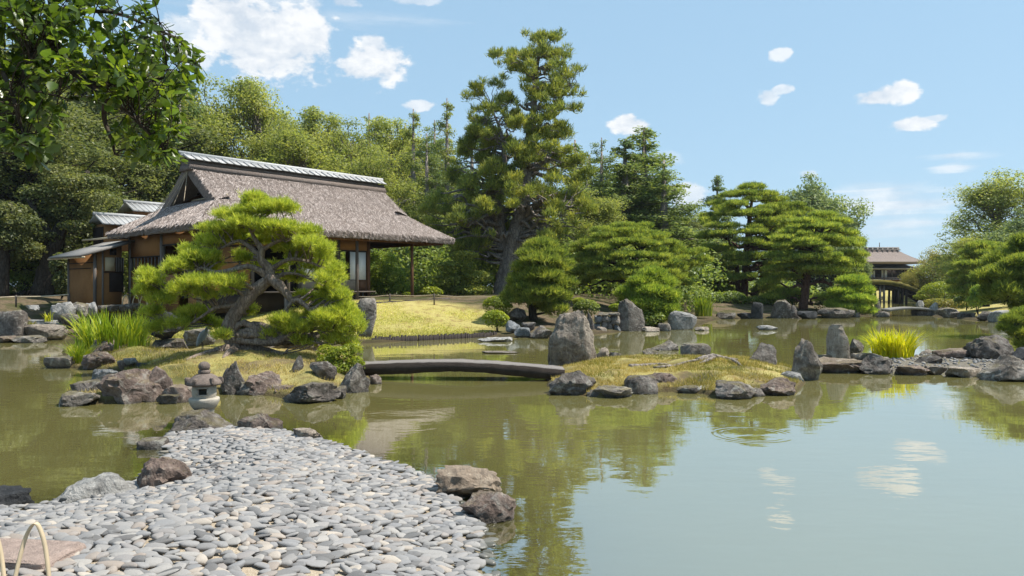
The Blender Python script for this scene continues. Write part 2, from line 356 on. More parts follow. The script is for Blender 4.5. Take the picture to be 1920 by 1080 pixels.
# sand between pebbles
m, t = newmat('coarse_sand'); co = t.n('ShaderNodeNewGeometry').outputs['Position']; v = t.n('ShaderNodeTexVoronoi', {'Vector': co, 'Scale': 110.}); n = t.noise(co, 6, 5)
col = t.mix(v.outputs['Color'], (.24, .19, .135), (.46, .40, .32)); col = t.mix(t.maprange(n, .35, .7, 0., .5), col, (.34, .26, .17))
zz = t.n('ShaderNodeSeparateXYZ', {0: co}).outputs[2]; wet = t.maprange(zz, 0., .05, 1., 0.)
t.out(t.principled(t.mix(t.math('MULTIPLY', wet, .7), col, (.10, .085, .035)), .9, t.bump(v.outputs['Distance'], .6, .01), .2)); MT['sand'] = m
# ground sheet: lawn / earth / forest floor by attributes
def ground_mat(name, dry=False):
    m, t = newmat(name); co = t.n('ShaderNodeNewGeometry').outputs['Position']
    lawn = t.n('ShaderNodeAttribute', attribute_name='lawn').outputs['Fac']; green = t.n('ShaderNodeAttribute', attribute_name='green').outputs['Fac']
    n = t.noise(co, .9, 7, .65); n2 = t.noise(co, 8, 6, .7); n3 = t.noise(co, 45, 3, .6)
    g = t.mix(t.maprange(n, .3, .7), (.44, .37, .12), (.56, .48, .20))
    g = t.mix(t.math('MULTIPLY', green, t.maprange(n2, .25, .6)), g, (.15, .17, .028))
    g = t.mix(t.maprange(n3, .35, .7, 0., .5), g, (.16, .14, .03)); g = t.mix(t.maprange(t.noise(co, 2.6, 6, .7), .50, .64, 0., .8), g, (.20, .12, .055))
    e = t.mix(t.maprange(n2, .3, .7), (.07, .052, .034), (.20, .15, .095)); e = t.mix(t.maprange(n, .45, .6), e, (.055, .06, .02))
    col = t.mix(lawn, e, g)
    z = t.n('ShaderNodeSeparateXYZ', {0: co}).outputs[2]
    col = t.mix(t.maprange(t.math('ADD', z, t.math('MULTIPLY', n2, .12)), .10, .24, .85, 0.), col, (.055, .042, .024))
    t.out(t.principled(col, .95, t.bump(t.math('ADD', n2, n3), .7, .05), .1)); return m
MT['ground'] = ground_mat('ground_cover')
# water
m, t = newmat('pond_water'); geo = t.n('ShaderNodeNewGeometry'); co = geo.outputs['Position']
sh = t.n('ShaderNodeAttribute', attribute_name='shallow').outputs['Fac']
flat = t.vmath('MULTIPLY', co, (1., 1., 0.))
n1 = t.noise(t.vmath('MULTIPLY', flat, (.55, 1., 1.)), 1.1, 3, .5); n2 = t.noise(t.vmath('MULTIPLY', flat, (.6, 1., 1.)), 6.5, 3, .5); n3 = t.noise(flat, .16, 2, .5)
amp = t.maprange(n3, .35, .65, .35, 1.2)
h = t.math('MULTIPLY', t.math('ADD', n1, t.math('MULTIPLY', n2, .16)), amp)
rings = None
for (px, py, R, k, a) in ((1410, 815, .62, 60., .045), (760, 790, 1.0, 34., .02)):
    c = W(px, py); d = t.n('ShaderNodeVectorMath', {0: flat, 1: (c[0], c[1], 0.)}, operation='DISTANCE').outputs['Value']
    env = t.maprange(t.math('ABSOLUTE', t.math('SUBTRACT', d, R*.8)), 0., R*.28, 1., 0., True)
    w = t.math('MULTIPLY', t.math('MULTIPLY', t.math('SINE', t.math('MULTIPLY', d, k)), env), a)
    h = t.math('ADD', h, w)
nrm = t.bump(h, .075, .10)
lw = t.n('ShaderNodeLayerWeight', {'Blend': .5, 'Normal': nrm}).outputs['Facing']
fr = t.math('ADD', t.math('MULTIPLY', t.math('POWER', lw, 5.), .44), t.maprange(lw, .2, .62, .05, .455))
mk = t.noise(flat, .35, 4, .6)
murk = t.n('ShaderNodeBsdfDiffuse', {'Color': t.mix(t.maprange(mk, .3, .7), (.168, .152, .050), (.192, .172, .062))}).outputs[0]
clear = t.n('ShaderNodeBsdfTransparent', {'Color': (.62, .60, .30, 1)}).outputs[0]
body = t.n('ShaderNodeMixShader', {0: sh, 1: murk, 2: clear}).outputs[0]
gl = t.n('ShaderNodeBsdfGlossy', {'Color': (.96, .97, .97, 1), 'Roughness': .012, 'Normal': nrm}).outputs[0]
t.out(t.n('ShaderNodeMixShader', {0: fr, 1: body, 2: gl}).outputs[0]); MT['water'] = m
# ---------------------------------------------------------------- terrain
main_poly = np.concatenate([np.array([(-120., -20.), (-40., 2.), (-27., 18.)]), pxpoly([(-150, 650), (0, 641), (60, 640), (115, 631), (150, 627), (250, 634), (380, 641), (450, 640), (560, 643), (680, 645),
   (700, 642), (800, 638), (930, 631), (960, 633), (1010, 634), (1060, 632), (1110, 628), (1160, 622), (1220, 618), (1300, 613), (1325, 604), (1350, 598), (1420, 596.5), (1500, 597), (1600, 594), (1645, 591),
   (1650, 584), (1628, 575), (1560, 570.5), (1500, 569), (1500, 566.3), (1640, 566.2), (1745, 566.5), (1768, 571), (1745, 580), (1735, 591), (1780, 596), (1850, 603), (1930, 606), (2100, 610)]),
   np.array([(46., 34.), (30., 27.), (26., 20.), (34., 8.), (60., -20.), (400., -20.), (400., 900.), (-400., 900.), (-400., -20.)])])
lawn_poly = np.concatenate([pxpoly([(400, 648), (700, 641), (930, 630), (935, 622)]), np.array([(-.6, 31.), (-.9, 34.8), (-4., 36.4), (-14., 31.), (-17., 27.)])])
def main_h(xy):
    d = sd_poly(main_poly, xy); x, y = xy[:, 0], xy[:, 1]
    top = 1.36-.45*ss(10, 22, x)+.5*ss(60, 140, y)
    h = np.where(d > 0, .10+top*ss(0, 9.5, d), np.maximum(-.55, d*.5))
    return h, d
def grid_mesh(xs, ys, hfun, keep=None):
    X, Y = np.meshgrid(xs, ys); xy = np.stack([X.ravel(), Y.ravel()], 1); h = hfun(xy)
    nx, ny = len(xs), len(ys); i = np.arange(nx*ny).reshape(ny, nx)
    q = np.stack([i[:-1, :-1].ravel(), i[:-1, 1:].ravel(), i[1:, 1:].ravel(), i[1:, :-1].ravel()], 1)
    V = np.stack([xy[:, 0], xy[:, 1], h], 1)
    if keep is not None:
        k = keep(xy); q = q[k[q].all(1)]; u, inv = np.unique(q, return_inverse=True); V = V[u]; q = inv.reshape(q.shape)
    return V, q
def attr(me, name, val):
    a = me.attributes.new(name, 'FLOAT', 'POINT'); a.data.foreach_set('value', np.asarray(val, np.float32))
gx = np.concatenate([[-1500, -700, -380, -200, -110], np.arange(-70, 70, .8), [75, 90, 120, 200, 380, 700, 1500]])
gy = np.concatenate([[-300, -100, -40, -10, 5, 15], np.arange(20, 75, .7), np.arange(76, 130, 2.), [140, 170, 220, 300, 450, 700, 1200, 2500]])
V, q = grid_mesh(gx, gy, lambda xy: main_h(xy)[0])
nzv = vnoise(V, .45, 3.)*.10+vnoise(V, 1.3, 9.)*.04
_, dmain = main_h(V[:, :2]); V[:, 2] += nzv*np.clip(dmain/2, 0, 1)
me = mesh_np('ground', V, [q], True)
lw_ = ss(-.5, .5, sd_poly(lawn_poly, V[:, :2])); rb = ss(0, 2., dmain)*ss(13, 16, V[:, 0])*ss(52, 46, V[:, 1]) + ss(52, 70, V[:, 1])*ss(55, 45, abs(V[:, 0]-45))*0
far_lawn = ss(84, 92, V[:, 1])*ss(128, 120, V[:, 1])*ss(24, 34, V[:, 0])
rslope = ss(28, 31, V[:, 0])*ss(47, 44, V[:, 0])*ss(42, 46, V[:, 1])*ss(66, 60, V[:, 1])
attr(me, 'lawn', np.clip(lw_+far_lawn+rslope, 0, 1)); attr(me, 'green', np.exp(-np.maximum(dmain, 0)/1.6))
ground = link('ground', me, MT['ground'], kind='structure', label='garden ground with dry lawn and shaded earth round the pond')

def H_at(x, y): return float(main_h(np.array([[x, y]]))[0][0])
# islands and beach ------------------------------------------------
beach_poly = np.concatenate([pxpoly([(905, 1078), (900, 1000), (862, 950), (812, 902), (690, 858), (600, 828), (510, 808), (390, 803), (322, 812), (305, 832), (318, 856), (262, 905), (130, 942), (60, 955), (-40, 962), (-300, 985), (-600, 1040)]),
    np.array([(-7., 2.), (-6., -3.), (1., -3.), (.4, 1.), (.05, 3.)])])
isl_poly = pxpoly([(120, 743), (150, 757), (200, 757), (330, 752), (420, 738), (480, 738), (540, 748), (620, 745), (685, 728), (695, 712), (690, 690), (650, 673), (560, 664), (480, 664), (440, 668), (408, 674), (372, 675), (330, 668), (280, 662), (210, 652), (150, 648), (120, 660), (128, 690), (180, 694), (225, 697), (242, 708), (215, 722), (185, 728)])
isr_poly = pxpoly([(1030, 725), (1072, 740), (1130, 745), (1180, 738), (1240, 735), (1300, 736), (1350, 744), (1420, 742), (1490, 737), (1508, 718), (1503, 700), (1470, 688), (1400, 682), (1300, 680), (1200, 679), (1130, 682), (1060, 688), (1030, 702)])
caus_poly = np.concatenate([pxpoly([(1592, 700), (1640, 696), (1700, 697), (1780, 700), (1860, 706), (1960, 713)]), np.array([(15.5, 15.6), (24, 15.), (26, 20.)]), pxpoly([(1950, 668), (1850, 672), (1750, 669), (1660, 675), (1610, 681)])])
def isl_h(xy):
    d = sd_poly(isl_poly, xy); b = np.exp(-(((xy[:, 0]+6.3)/1.3)**2+((xy[:, 1]-16.8)/1.2)**2))
    return np.where(d > 0, .10+.30*ss(0, 1.5, d)+.14*b*ss(0, .8, d), np.maximum(-.5, d*.7)), d
def isr_h(xy):
    d = sd_poly(isr_poly, xy); c = P(1335, 680, 16.6); b = np.exp(-(((xy[:, 0]-c[0])/.75)**2+((xy[:, 1]-c[1])/.7)**2))
    return np.where(d > 0, .08+.19*ss(0, 1.2, d)+.13*b, np.maximum(-.5, d*.7)), d
def caus_h(xy):
    d = sd_poly(caus_poly, xy); return np.where(d > 0, .05+.10*ss(0, .6, d), np.maximum(-.5, d*.7)), d
def beach_h(xy):
    d = sd_poly(beach_poly, xy); return np.where(d > 0, .015+.30*ss(0, 2.2, d), np.maximum(-.6, d*.42)), d
def island(name, poly, hf, mat, res, label, dryness=None, namp=.05):
    lo, hi = poly.min(0)-1.3, poly.max(0)+1.3
    xs = np.arange(lo[0], hi[0], res); ys = np.arange(lo[1], hi[1], res)
    V, q = grid_mesh(xs, ys, lambda xy: hf(xy)[0], lambda xy: hf(xy)[1] > -1.1)
    d = hf(V[:, :2])[1]; n = vnoise(V, 1.7, 5.)*namp+vnoise(V, 5., 2.)*namp*.4; V[:, 2] += n*np.clip(d/.4, .15, 1)
    me = mesh_np(name, V, [q], True); attr(me, 'lawn', np.clip(.62+vnoise(V, 1.3, 14.)*1.1+vnoise(V, 4.2, 3.)*.5, .12, .9)); g = vnoise(V, .55, 21.)
    attr(me, 'green', np.clip(g*2+.1+(.6 if dryness is None else dryness(V)), 0, 1))
    return link(name, me, mat, kind='structure', label=label)
isl_green = lambda V: ss(-8.2, -9.4, V[:, 0])*.9-.2
isr_green = lambda V: ss(4.6, 5.6, V[:, 0])*.9*ss(16.6, 15.4, V[:, 1])-.05
island('pine_island', isl_poly, isl_h, MT['ground'], .12, 'low grassy island that carries the twisted pine', isl_green, .09)
island('rock_island', isr_poly, isr_h, MT['ground'], .12, 'small mounded island of dry grass edged with boulders', isr_green, .08)
island('gravel_spit', caus_poly, caus_h, MT['gravel'], .14, 'low gravel spit linking the standing stones', None, .02)
beach = island('pebble_beach', beach_poly, beach_h, MT['sand'], .09, 'point of coarse sand paved with flat grey pebbles', None, .02)
# water sheet -------------------------------------------------------
wx = np.concatenate([[-160, -90, -50, -25, -14, -10], np.arange(-8, 3.01, .16), [5, 9, 14, 22, 34, 50, 80, 130]]); wy = np.concatenate([[-40, -15, -5, 0], np.arange(2, 13.01, .16), [15, 18, 22, 28, 36, 48, 64, 85, 110, 140]])
V, q = grid_mesh(wx, wy, lambda xy: np.zeros(len(xy)))
db = -sd_poly(beach_poly, V[:, :2]); me = mesh_np('water', V, [q], True)
attr(me, 'shallow', .85*np.exp(-np.maximum(db, 0)/.65))
link('water', me, MT['water'], kind='structure', label='still olive green pond mirroring trees and sky')

# pebbles -----------------------------------------------------------
def pebble_mesh(seed):
    r = np.random.default_rng(seed); k = 10; a = np.arange(k)/k*2*np.pi
    out = 1+.10*np.cos(2*a+r.uniform(0, 6))+.13*np.cos(3*a+r.uniform(0, 6))+r.uniform(-.09, .09, k); p = r.uniform(.75, 1.15)
    cx = np.sign(np.cos(a))*abs(np.cos(a))**p*out; cy = np.sign(np.sin(a))*abs(np.sin(a))**p*out
    rows = [(.84, -.6), (1., .0), (.88, .62), (.55, .9)]; V = []
    tx, ty = r.uniform(-.25, .25, 2)
    for f, z in rows: V.append(np.stack([cx*f, cy*f, z+f*(cx*tx+cy*ty)*.4+r.uniform(-.05, .05, k)], 1))
    V = np.concatenate(V+[np.array([[0, 0, 1.]])]); i = np.arange(k); j = (i+1) % k
    q = np.concatenate([np.stack([n*k+i, n*k+j, n*k+k+j, n*k+k+i], 1) for n in range(3)]); t3 = np.stack([3*k+i, 3*k+j, np.full(k, 4*k)], 1)
    return V, q, t3
PB = [pebble_mesh(100+i) for i in range(14)]
PBM = [mesh_np('pebble', V, [q, t3], True) for V, q, t3 in PB]
for me in PBM: me.materials.append(MT['pebble'])
pl = []; row = 0; y = 2.6
while y < 11.4:
    x = -7.+(row % 2)*.06
    while x < 1.2:
        pl.append((x+rng.uniform(-.03, .03), y+rng.uniform(-.02, .02))); x += rng.uniform(.072, .115)
    y += .061; row += 1
pl = np.array(pl); hb, dbb = beach_h(pl); sand_n = vnoise(pl, 1.6, 40.)
vis = (abs(pl[:, 0]/pl[:, 1]) < .80)
keep = (dbb > -.8) & vis & (rng.random(len(pl)) > np.where(dbb < 0, .35+np.clip(-dbb, 0, 1)*.6, .0)) & ~((sand_n > .28) & (rng.random(len(pl)) < .28))
pl, hb, dbb = pl[keep], hb[keep], dbb[keep]
N = len(pl); ln = .5*.125*rng.uniform(.55, 1.4, N)*np.where(rng.random(N) < .06, 1.35, 1); wd = .5*.074*rng.uniform(.6, 1.3, N); ht = .5*.030*rng.uniform(.6, 1.4, N)
yaw = rng.normal(0, .38, N); tx = np.radians(rng.normal(11, 8, N)); ty = np.radians(rng.normal(0, 8, N))
bl = MB(); size = ln*wd/pl[:, 1]**2*np.where((abs(pl[:, 0]/pl[:, 1]) < .69) & (pl[:, 1] > 4.3), 1, 0); order = np.argsort(-size); isobj = np.zeros(N, bool); isobj[order[:300]] = True
nobj = 0
for i in range(N):
    s_ = rng.integers(len(PB)); R = Matrix.Rotation(ty[i], 4, 'Y') @ Matrix.Rotation(tx[i], 4, 'X') @ Matrix.Rotation(yaw[i], 4, 'Z')
    loc = (pl[i, 0], pl[i, 1], hb[i]+.016+rng.uniform(0, .012)); M_ = Matrix.Translation(loc) @ R @ Matrix.Diagonal((ln[i], wd[i], ht[i], 1))
    if isobj[i]:
        o = bpy.data.objects.new('pebble', PBM[s_]); COL.objects.link(o); o.matrix_world = M_; o.parent = beach
    else:
        A = np.array(M_); V, q, t3 = PB[s_]; bl.add(V @ A[:3, :3].T+A[:3, 3], q, t3)
bl.build('pebble_paving', MT['pebble'], beach, True, kind='stuff')

# loose gravel stones on the spit
gp0 = rng.uniform(caus_poly.min(0), caus_poly.max(0), (9000, 2)); hh, dd_ = caus_h(gp0); kk = (dd_ > -.1) & (abs(gp0[:, 0]/gp0[:, 1]) < .75); gp0, hh = gp0[kk][:1000], hh[kk][:1000]; gl = MB()
for (x, y), h in zip(gp0, hh):
    V, q, t3 = PB[rng.integers(len(PB))]; s_ = rng.uniform(.018, .05); a = rng.uniform(0, 6.3); c_, n_ = math.cos(a), math.sin(a)
    gl.add(np.stack([(V[:, 0]*c_-V[:, 1]*n_*.7)*s_+x, (V[:, 0]*n_+V[:, 1]*c_*.7)*s_+y, V[:, 2]*s_*.6+h+.012], 1), q, t3)
gl.build('gravel', MT['pebble'], None, True, kind='stuff', label='loose grey gravel stones on the spit')
# ---------------------------------------------------------------- rocks
def ico(sub):
    bm = bmesh.new(); bmesh.ops.create_icosphere(bm, subdivisions=sub, radius=1); V = np.array([v.co for v in bm.verts]); Fc = np.array([[v.index for v in f.verts] for f in bm.faces]); bm.free(); return V, Fc
ICO = {2: ico(2), 3: ico(3), 4: ico(4), 5: ico(5)}
def rock_mesh(seed, W_, Dp, Ht, style='boulder', sub=3, lean=0., below=.35, taper=.42):
    V, Fc = ICO[sub]; V = V.copy(); r = np.random.default_rng(seed)
    if style in ('block', 'slab', 'wall'): V = np.sign(V)*abs(V)**.42
    elif style == 'spire': V = np.sign(V)*abs(V)**.68
    ncut = {'boulder': 13, 'flat': 9, 'block': 4, 'slab': 4, 'spire': 6, 'round': 5, 'peak': 10, 'wall': 2}[style]
    for _ in range(ncut):
        n = r.normal(size=3); n /= np.linalg.norm(n); d = r.uniform(.52, .86) if style != 'block' else r.uniform(.8, 1.1)
        V -= np.maximum(0, V@n-d)[:, None]*n*.93
    if style == 'flat':
        n = np.array([r.uniform(-.12, .12), r.uniform(-.15, .05), 1]); n /= np.linalg.norm(n); V -= np.maximum(0, V@n-.42)[:, None]*n*.92
    if style == 'peak':
        tt = np.clip((V[:, 2]+.6)/1.6, 0, 1); off = r.uniform(-.3, .3); V[:, 0] = V[:, 0]*(1-.62*tt)+off*tt; V[:, 1] *= 1-.5*tt
    if style == 'spire':
        tt = np.clip((V[:, 2]+1)/2, 0, 1); V[:, 0] *= 1-taper*tt**1.2; V[:, 1] *= 1-taper*tt**1.2
    o = r.uniform(0, 50)
    n1 = np.array([mnoise.noise(Vector(v*1.6)+Vector((o, o, o))) for v in V]); n2 = np.array([mnoise.noise(Vector(v*4.5)+Vector((o, -o, o))) for v in V])
    n3 = np.array([mnoise.noise(Vector(v*11.)+Vector((-o, o, o))) for v in V])
    k = .4 if style in ('block', 'slab', 'wall') else .6 if style == 'spire' else 1.
    rid = 1-np.abs(n2)*2
    n4 = np.array([mnoise.noise(Vector((v[0]*2.2, v[1]*2.2, v[2]*8) if style not in ('spire', 'slab') else (v[0]*6, v[1]*6, v[2]*1.2))+Vector((o, o, -o))) for v in V])
    V *= (1+k*(.20*n1+.13*n2+.075*n3+.05*n4-.20*np.clip(rid-.72, 0, 1)))[:, None]
    lo, hi = V.min(0), V.max(0); V = (V-lo)/(hi-lo); tot = Ht*(1+below)
    V = np.stack([(V[:, 0]-.5)*W_, (V[:, 1]-.5)*Dp, V[:, 2]*tot-Ht*below], 1)
    V[:, 0] += lean*np.clip(V[:, 2], 0, None)
    me = mesh_np('rock', V, [Fc], True)
    try: me.set_sharp_from_angle(angle=math.radians(38))
    except Exception: pass
    return me
RN = [1000]
def g_all(x, y):
    q_ = np.array([[x, y]]); return max(float(f_(q_)[0][0]) for f_ in (main_h, isl_h, isr_h, caus_h))
def rock(label, px, base, w, h, tone='grey', style='boulder', D=None, z=None, dep=.75, lean=0., sub=3, name='boulder', cat='rock', group=None, rot=0., taper=.42):
    RN[0] += 1; given = D is not None
    if D is None: D = WD(base)
    wm, hm = w*D/F, h*D/F; dp = wm*dep; Dc = D+dp*.38; k = Dc/D; p = P(px, base, D)
    zz = p[2] if z is None else z
    if given: zz = max(zz, g_all(p[0]*k, Dc)-.04)
    if abs(zz) < .002: zz = -.02
    me = rock_mesh(RN[0], wm*k, dp, hm*(1+.0), style, sub, lean, taper=taper)
    o = link(name, me, S[tone], None, (p[0]*k, Dc, zz), (0, 0, rot), label=label, cat=cat, group=group)
    return o
R = rock
# beach edge
lrock = R('broad dark boulder carrying the stone lantern at the tip of the pebble point', 377, 814, 130, 41, 'dark', 'peak', dep=.9, sub=4)
R('lumpy brown rock with a small knob just past the lantern boulder', 492, 808, 84, 34, 'brown', sub=4)
R('small sandy tan rock where the far pebbles meet the water', 576, 827, 58, 24, 'tan', 'flat', sub=4)
R('squared dark stone standing in shallow water beside the pebble point', 288, 843, 52, 22, 'dark', 'block', sub=3, name='stone_block')
R('purplish brown boulder on the shore side of the pebbles, beside the pale veined one', 298, 928, 112, 68, 'brown', 'round', sub=4)
R('wide pale grey boulder with white veins at the pebble edge', 190, 950, 160, 52, 'pale', 'peak', sub=4)
R('black wet slab of rock at the water edge, cut by the frame', 10, 958, 105, 36, 'black', 'flat', sub=4)
R('broad tan boulder with a flat top on the open-water shore of the pebbles', 880, 936, 124, 54, 'sand', 'flat', sub=4)
R('rounded brown boulder half in water below the flat tan one', 914, 980, 108, 54, 'brown', 'boulder', sub=4)
# pine island rim
R('low cracked rock furthest out at the tip of the pine island', 148, 762, 78, 26, 'grey', 'flat', sub=4)
R('dark rock behind the low cracked one at the island tip', 165, 746, 56, 34, 'dark', sub=3)
R('largest dark purplish boulder of the pine island rim', 250, 757, 128, 64, 'brown', 'boulder', sub=4, dep=.6)
R('hump of rock leaning on the largest rim boulder', 292, 752, 62, 66, 'brown', 'boulder', sub=3)
R('flat low rock between the largest rim boulder and the lantern', 338, 755, 68, 34, 'brown', 'flat', sub=3)
R('dark rock lying above the flat one behind the lantern', 330, 736, 62, 22, 'brown', 'flat')
R('pale grey white veined rock on the grass bank of the inlet', 200, 724, 56, 34, 'blue', sub=4)
R('smooth brown boulder at the foot of the iris clump', 187, 694, 62, 36, 'brown', 'round', sub=4)
R('flat wet rock in the water beside the iris clump', 115, 691, 56, 24, 'dark', 'flat', sub=3)
R('rock among the iris leaves', 197, 664, 58, 30, 'brown', 'flat', D=19.3, sub=3)
R('pair of small stones in the island inlet', 240, 698, 40, 26, 'brown', 'flat', sub=3)
R('little pale stone lying on top in the inlet', 245, 682, 26, 10, 'pale', 'flat', D=17.2)
R('black stone in shade where the inlet meets the grass', 277, 700, 46, 20, 'black', 'flat')
R('dark mossy rock behind the green grass on the pine island', 316, 667, 78, 30, 'dark', 'flat', D=19.6, sub=3)
R('tall dark angular boulder directly behind the lantern', 437, 740, 56, 64, 'dark', 'peak', sub=4)
R('brown boulder with a sloping top beside the dark angular one', 497, 741, 84, 44, 'brown', 'boulder', sub=4)
R('dark folded boulder lowest on the water front of the pine island', 582, 757, 112, 42, 'dark', 'boulder', sub=4)
R('grey boulder propping the bridge end under the leafy bush', 664, 737, 60, 58, 'grey', 'peak', sub=4)
R('small reddish stone in the water under the bridge', 704, 721, 24, 20, 'brown')
R('long layered rock shelf behind the dry grass under the pine', 550, 676, 118, 34, 'tan', 'flat', D=18.6, sub=4, dep=.4)
R('flat tan rock beside the pine roots', 478, 656, 52, 18, 'tan', 'flat', D=19.6)
R('small upright stone in the dry grass of the pine island', 558, 720, 24, 30, 'dark', 'spire', D=14.8)
R('blue grey veined rock on the bank behind the heron', 372, 642, 64, 26, 'grey', D=24., sub=3)
R('dark rugged rock under the lowest boughs of the twisted pine', 308, 624, 64, 42, 'black', D=19.5, sub=3)
R('upright grey stone at the lawn edge behind the bright pine', 687, 616, 36, 58, 'grey', 'block', D=27.4, sub=3, lean=.05, name='upright_stone')
R('small dark rock wedged between two front boulders of the pine island', 463, 741, 36, 26, 'dark')
R('low brown rock beside the dark folded boulder, under the dry grass', 530, 742, 44, 20, 'brown', 'flat')
R('knobby dark rock behind the dark folded boulder', 606, 738, 50, 34, 'dark', D=14.4)
R('small grey rock beside the bridge end boulder of the pine island', 632, 748, 36, 26, 'grey')
R('dark wet rock at the foot of the largest rim boulder', 318, 758, 46, 20, 'dark', 'flat')
R('grey rock in the gap past the bridge end boulder on the rock island', 1116, 744, 34, 18, 'grey')
R('low dark rock by the water below the moss crusted one', 1288, 738, 40, 16, 'dark', 'flat')
R('dark rock in the gap before the oval brown rock', 1418, 744, 34, 18, 'dark')
# house bank
R('round pale grey boulder on the bank below the house', 118, 600, 46, 34, 'pale', 'round', D=29.)
R('grey boulder tucked behind the round pale one', 147, 592, 36, 26, 'grey', D=30.)
R('small lichen grey stone below the corner post of the house', 172, 586, 22, 20, 'pale', D=30.4)
R('big squared dark rock on the bank at the edge of view', 24, 627, 46, 46, 'dark', 'block', D=27.4)
R('dark rock beyond the squared one, cut by the frame', -8, 626, 40, 42, 'dark', D=27.8)
R('long flat stepping rock with a pale top at the bank waterline', 78, 634, 96, 26, 'tan', 'flat', D=27.6, dep=.5)
R('low dark ledge at the waterline under the long flat rock', 60, 643, 60, 14, 'grey', 'flat')
R('low brown ledge at the waterline, cut by the frame', 8, 643, 50, 14, 'brown', 'flat')
R('pale flat stone step on the bank', 86, 613, 86, 13, 'pale', 'flat', D=28.8, dep=.5)
R('dark stone wedged beside the pale step', 132, 610, 34, 22, 'dark', 'flat', D=28.8)
R('round flat stepping stone on the earth before the house', 63, 581, 26, 9, 'pale', 'flat', D=31.5)
for i_, (px, w_) in enumerate(((196, 26), (216, 24), (238, 26), (258, 22))):
    R('low dark stone along the foot of the house wall, '+('nearest the corner post', 'second from the corner post', 'under the lattice window', 'half hidden by pine needles')[i_], px, 583-i_*1.2, w_, 11, 'dark', 'flat', D=30.6, group='foundation stones along the house wall')
# lawn corner and middle shore
R('dark round boulder by the trunk of the clipped round pine', 969, 597, 36, 20, 'dark', 'round', D=32.6)
R('pale bluish boulder beside the lawn corner', 962, 619, 28, 18, 'blue', D=29.8)
R('dark low rock between the pale bluish boulder and the tallest rock', 992, 618, 28, 14, 'dark', 'flat', D=30.)
R('grey rock at the waterline next to the lawn edge', 981, 633, 34, 16, 'blue', 'flat', D=29.)
R('dark shore rock tucked behind the tallest rock', 1018, 635, 50, 24, 'dark', 'boulder', D=28.6)
R('pale flat stone lying in the water off the lawn corner', 928, 641, 66, 9, 'pale', 'flat', dep=.5)
R('thin pale stone barely above water near the bridge', 938, 663, 70, 5, 'tan', 'flat', dep=.4)
R('tallest tan rock, standing in the pond by the bridge', 1073, 692, 94, 112, 'tan', 'spire', sub=5, dep=.8, name='standing_rock')
R('knobbly brown stone tucked against the tallest rock', 1131, 682, 27, 32, 'tan', sub=3)
R('rounded grey stone next to the knobbly one', 1154, 683, 30, 24, 'grey', 'round')
R('small grey stone behind the island grass', 1222, 681, 36, 20, 'grey', D=18.9)
R('peaked dark stone alone in the water behind the island', 1243, 657, 54, 19, 'grey', 'peak')
R('flat topped square rock standing behind the island grass', 1304, 672, 54, 28, 'grey', 'block', name='stone_block')
R('tall upright slab with a flat face on the middle shore', 1184, 621, 50, 62, 'grey', 'slab', dep=.45, sub=4, name='upright_stone')
R('flat reddish stone at the foot of the tall slab', 1221, 622, 34, 10, 'tan', 'flat')
R('small cube-like stone beside the flat reddish one', 1246, 621, 24, 16, 'grey', 'block')
R('dark shaded stone under the fresh green pine', 1233, 614, 32, 22, 'dark', D=36.5)
R('lichen grey double boulder at the corner of the middle shore', 1280, 618, 54, 36, 'pale', 'block', sub=4)
R('low pale stone off the lichen grey double boulder', 1316, 620, 28, 8, 'tan', 'flat')
R('small tan stone at the foot of the fitted wall', 1128, 624, 20, 12, 'tan', 'flat')
R('slanting dark stone between the tallest rock and the fitted wall', 1107, 618, 16, 34, 'dark', 'spire', D=32.4)
# rock island rim
R('large dark boulder at the far end of the slab bridge', 1073, 741, 92, 48, 'dark', 'boulder', sub=4)
R('low pale flat rock beside the bridge end boulder', 1150, 747, 76, 22, 'grey', 'flat', sub=4)
R('dark squarish rock with yellow moss on its side', 1202, 739, 62, 36, 'dark', 'block', sub=4)
R('brown rounded rock behind the mossy squarish one', 1236, 731, 68, 33, 'brown', 'round', sub=4)
R('pale worn rock low under the island bank', 1318, 737, 48, 14, 'pale', 'flat')
R('dark sloping rock with mossy crust on the island front', 1380, 749, 84, 33, 'dark', 'flat', sub=4)
R('thick oval brown rock at the island corner', 1453, 742, 80, 33, 'brown', 'round', sub=4)
R('upright dark boulder at the back of the rock island', 1429, 700, 60, 58, 'grey', 'spire', sub=4)
R('pale cracked rock between the upright boulder and leaning stone', 1482, 720, 44, 26, 'pale')
R('tall leaning stone with a narrow top at the island end', 1508, 714, 66, 80, 'grey', 'peak', sub=4, lean=-.1)
# gravel spit
R('slender upright standing stone with pale streaks on the spit', 1572, 692, 44, 84, 'tan', 'slab', D=19.5, sub=4, dep=.6, name='upright_stone')
R('short dark stone beside the slender standing stone', 1605, 672, 30, 36, 'dark', 'boulder', D=20.4)
R('low grey rock in front of the yellow iris', 1618, 676, 44, 14, 'grey', 'flat', D=19.6)
R('wide flat slab bridging the gap at the leaning stone', 1566, 702, 112, 28, 'brown', 'flat', D=17.2, sub=4, name='flat_stone')
R('thin pale flat stone behind the wide slab', 1545, 676, 50, 10, 'tan', 'flat', D=19.6)
R('dark jagged boulder at the spit waterline below the yellow iris', 1640, 702, 78, 40, 'dark', 'peak', sub=4)
R('brown flat rock lying at the waterline of the gravel', 1708, 704, 58, 19, 'brown', 'flat')
R('reddish flat rock next to the brown one at the gravel edge', 1753, 703, 40, 18, 'tan', 'flat')
R('low dark rock in the middle of the gravel', 1742, 690, 48, 20, 'dark', 'peak', D=17.9)
R('long flat brown rock along the back of the spit', 1783, 683, 74, 20, 'brown', 'flat', D=19.2)
R('layered flat rock at the front of the spit', 1806, 708, 72, 20, 'tan', 'flat')
R('big blocky dark boulder at the back of the spit', 1853, 690, 84, 48, 'dark', 'boulder', D=18.9, sub=4)
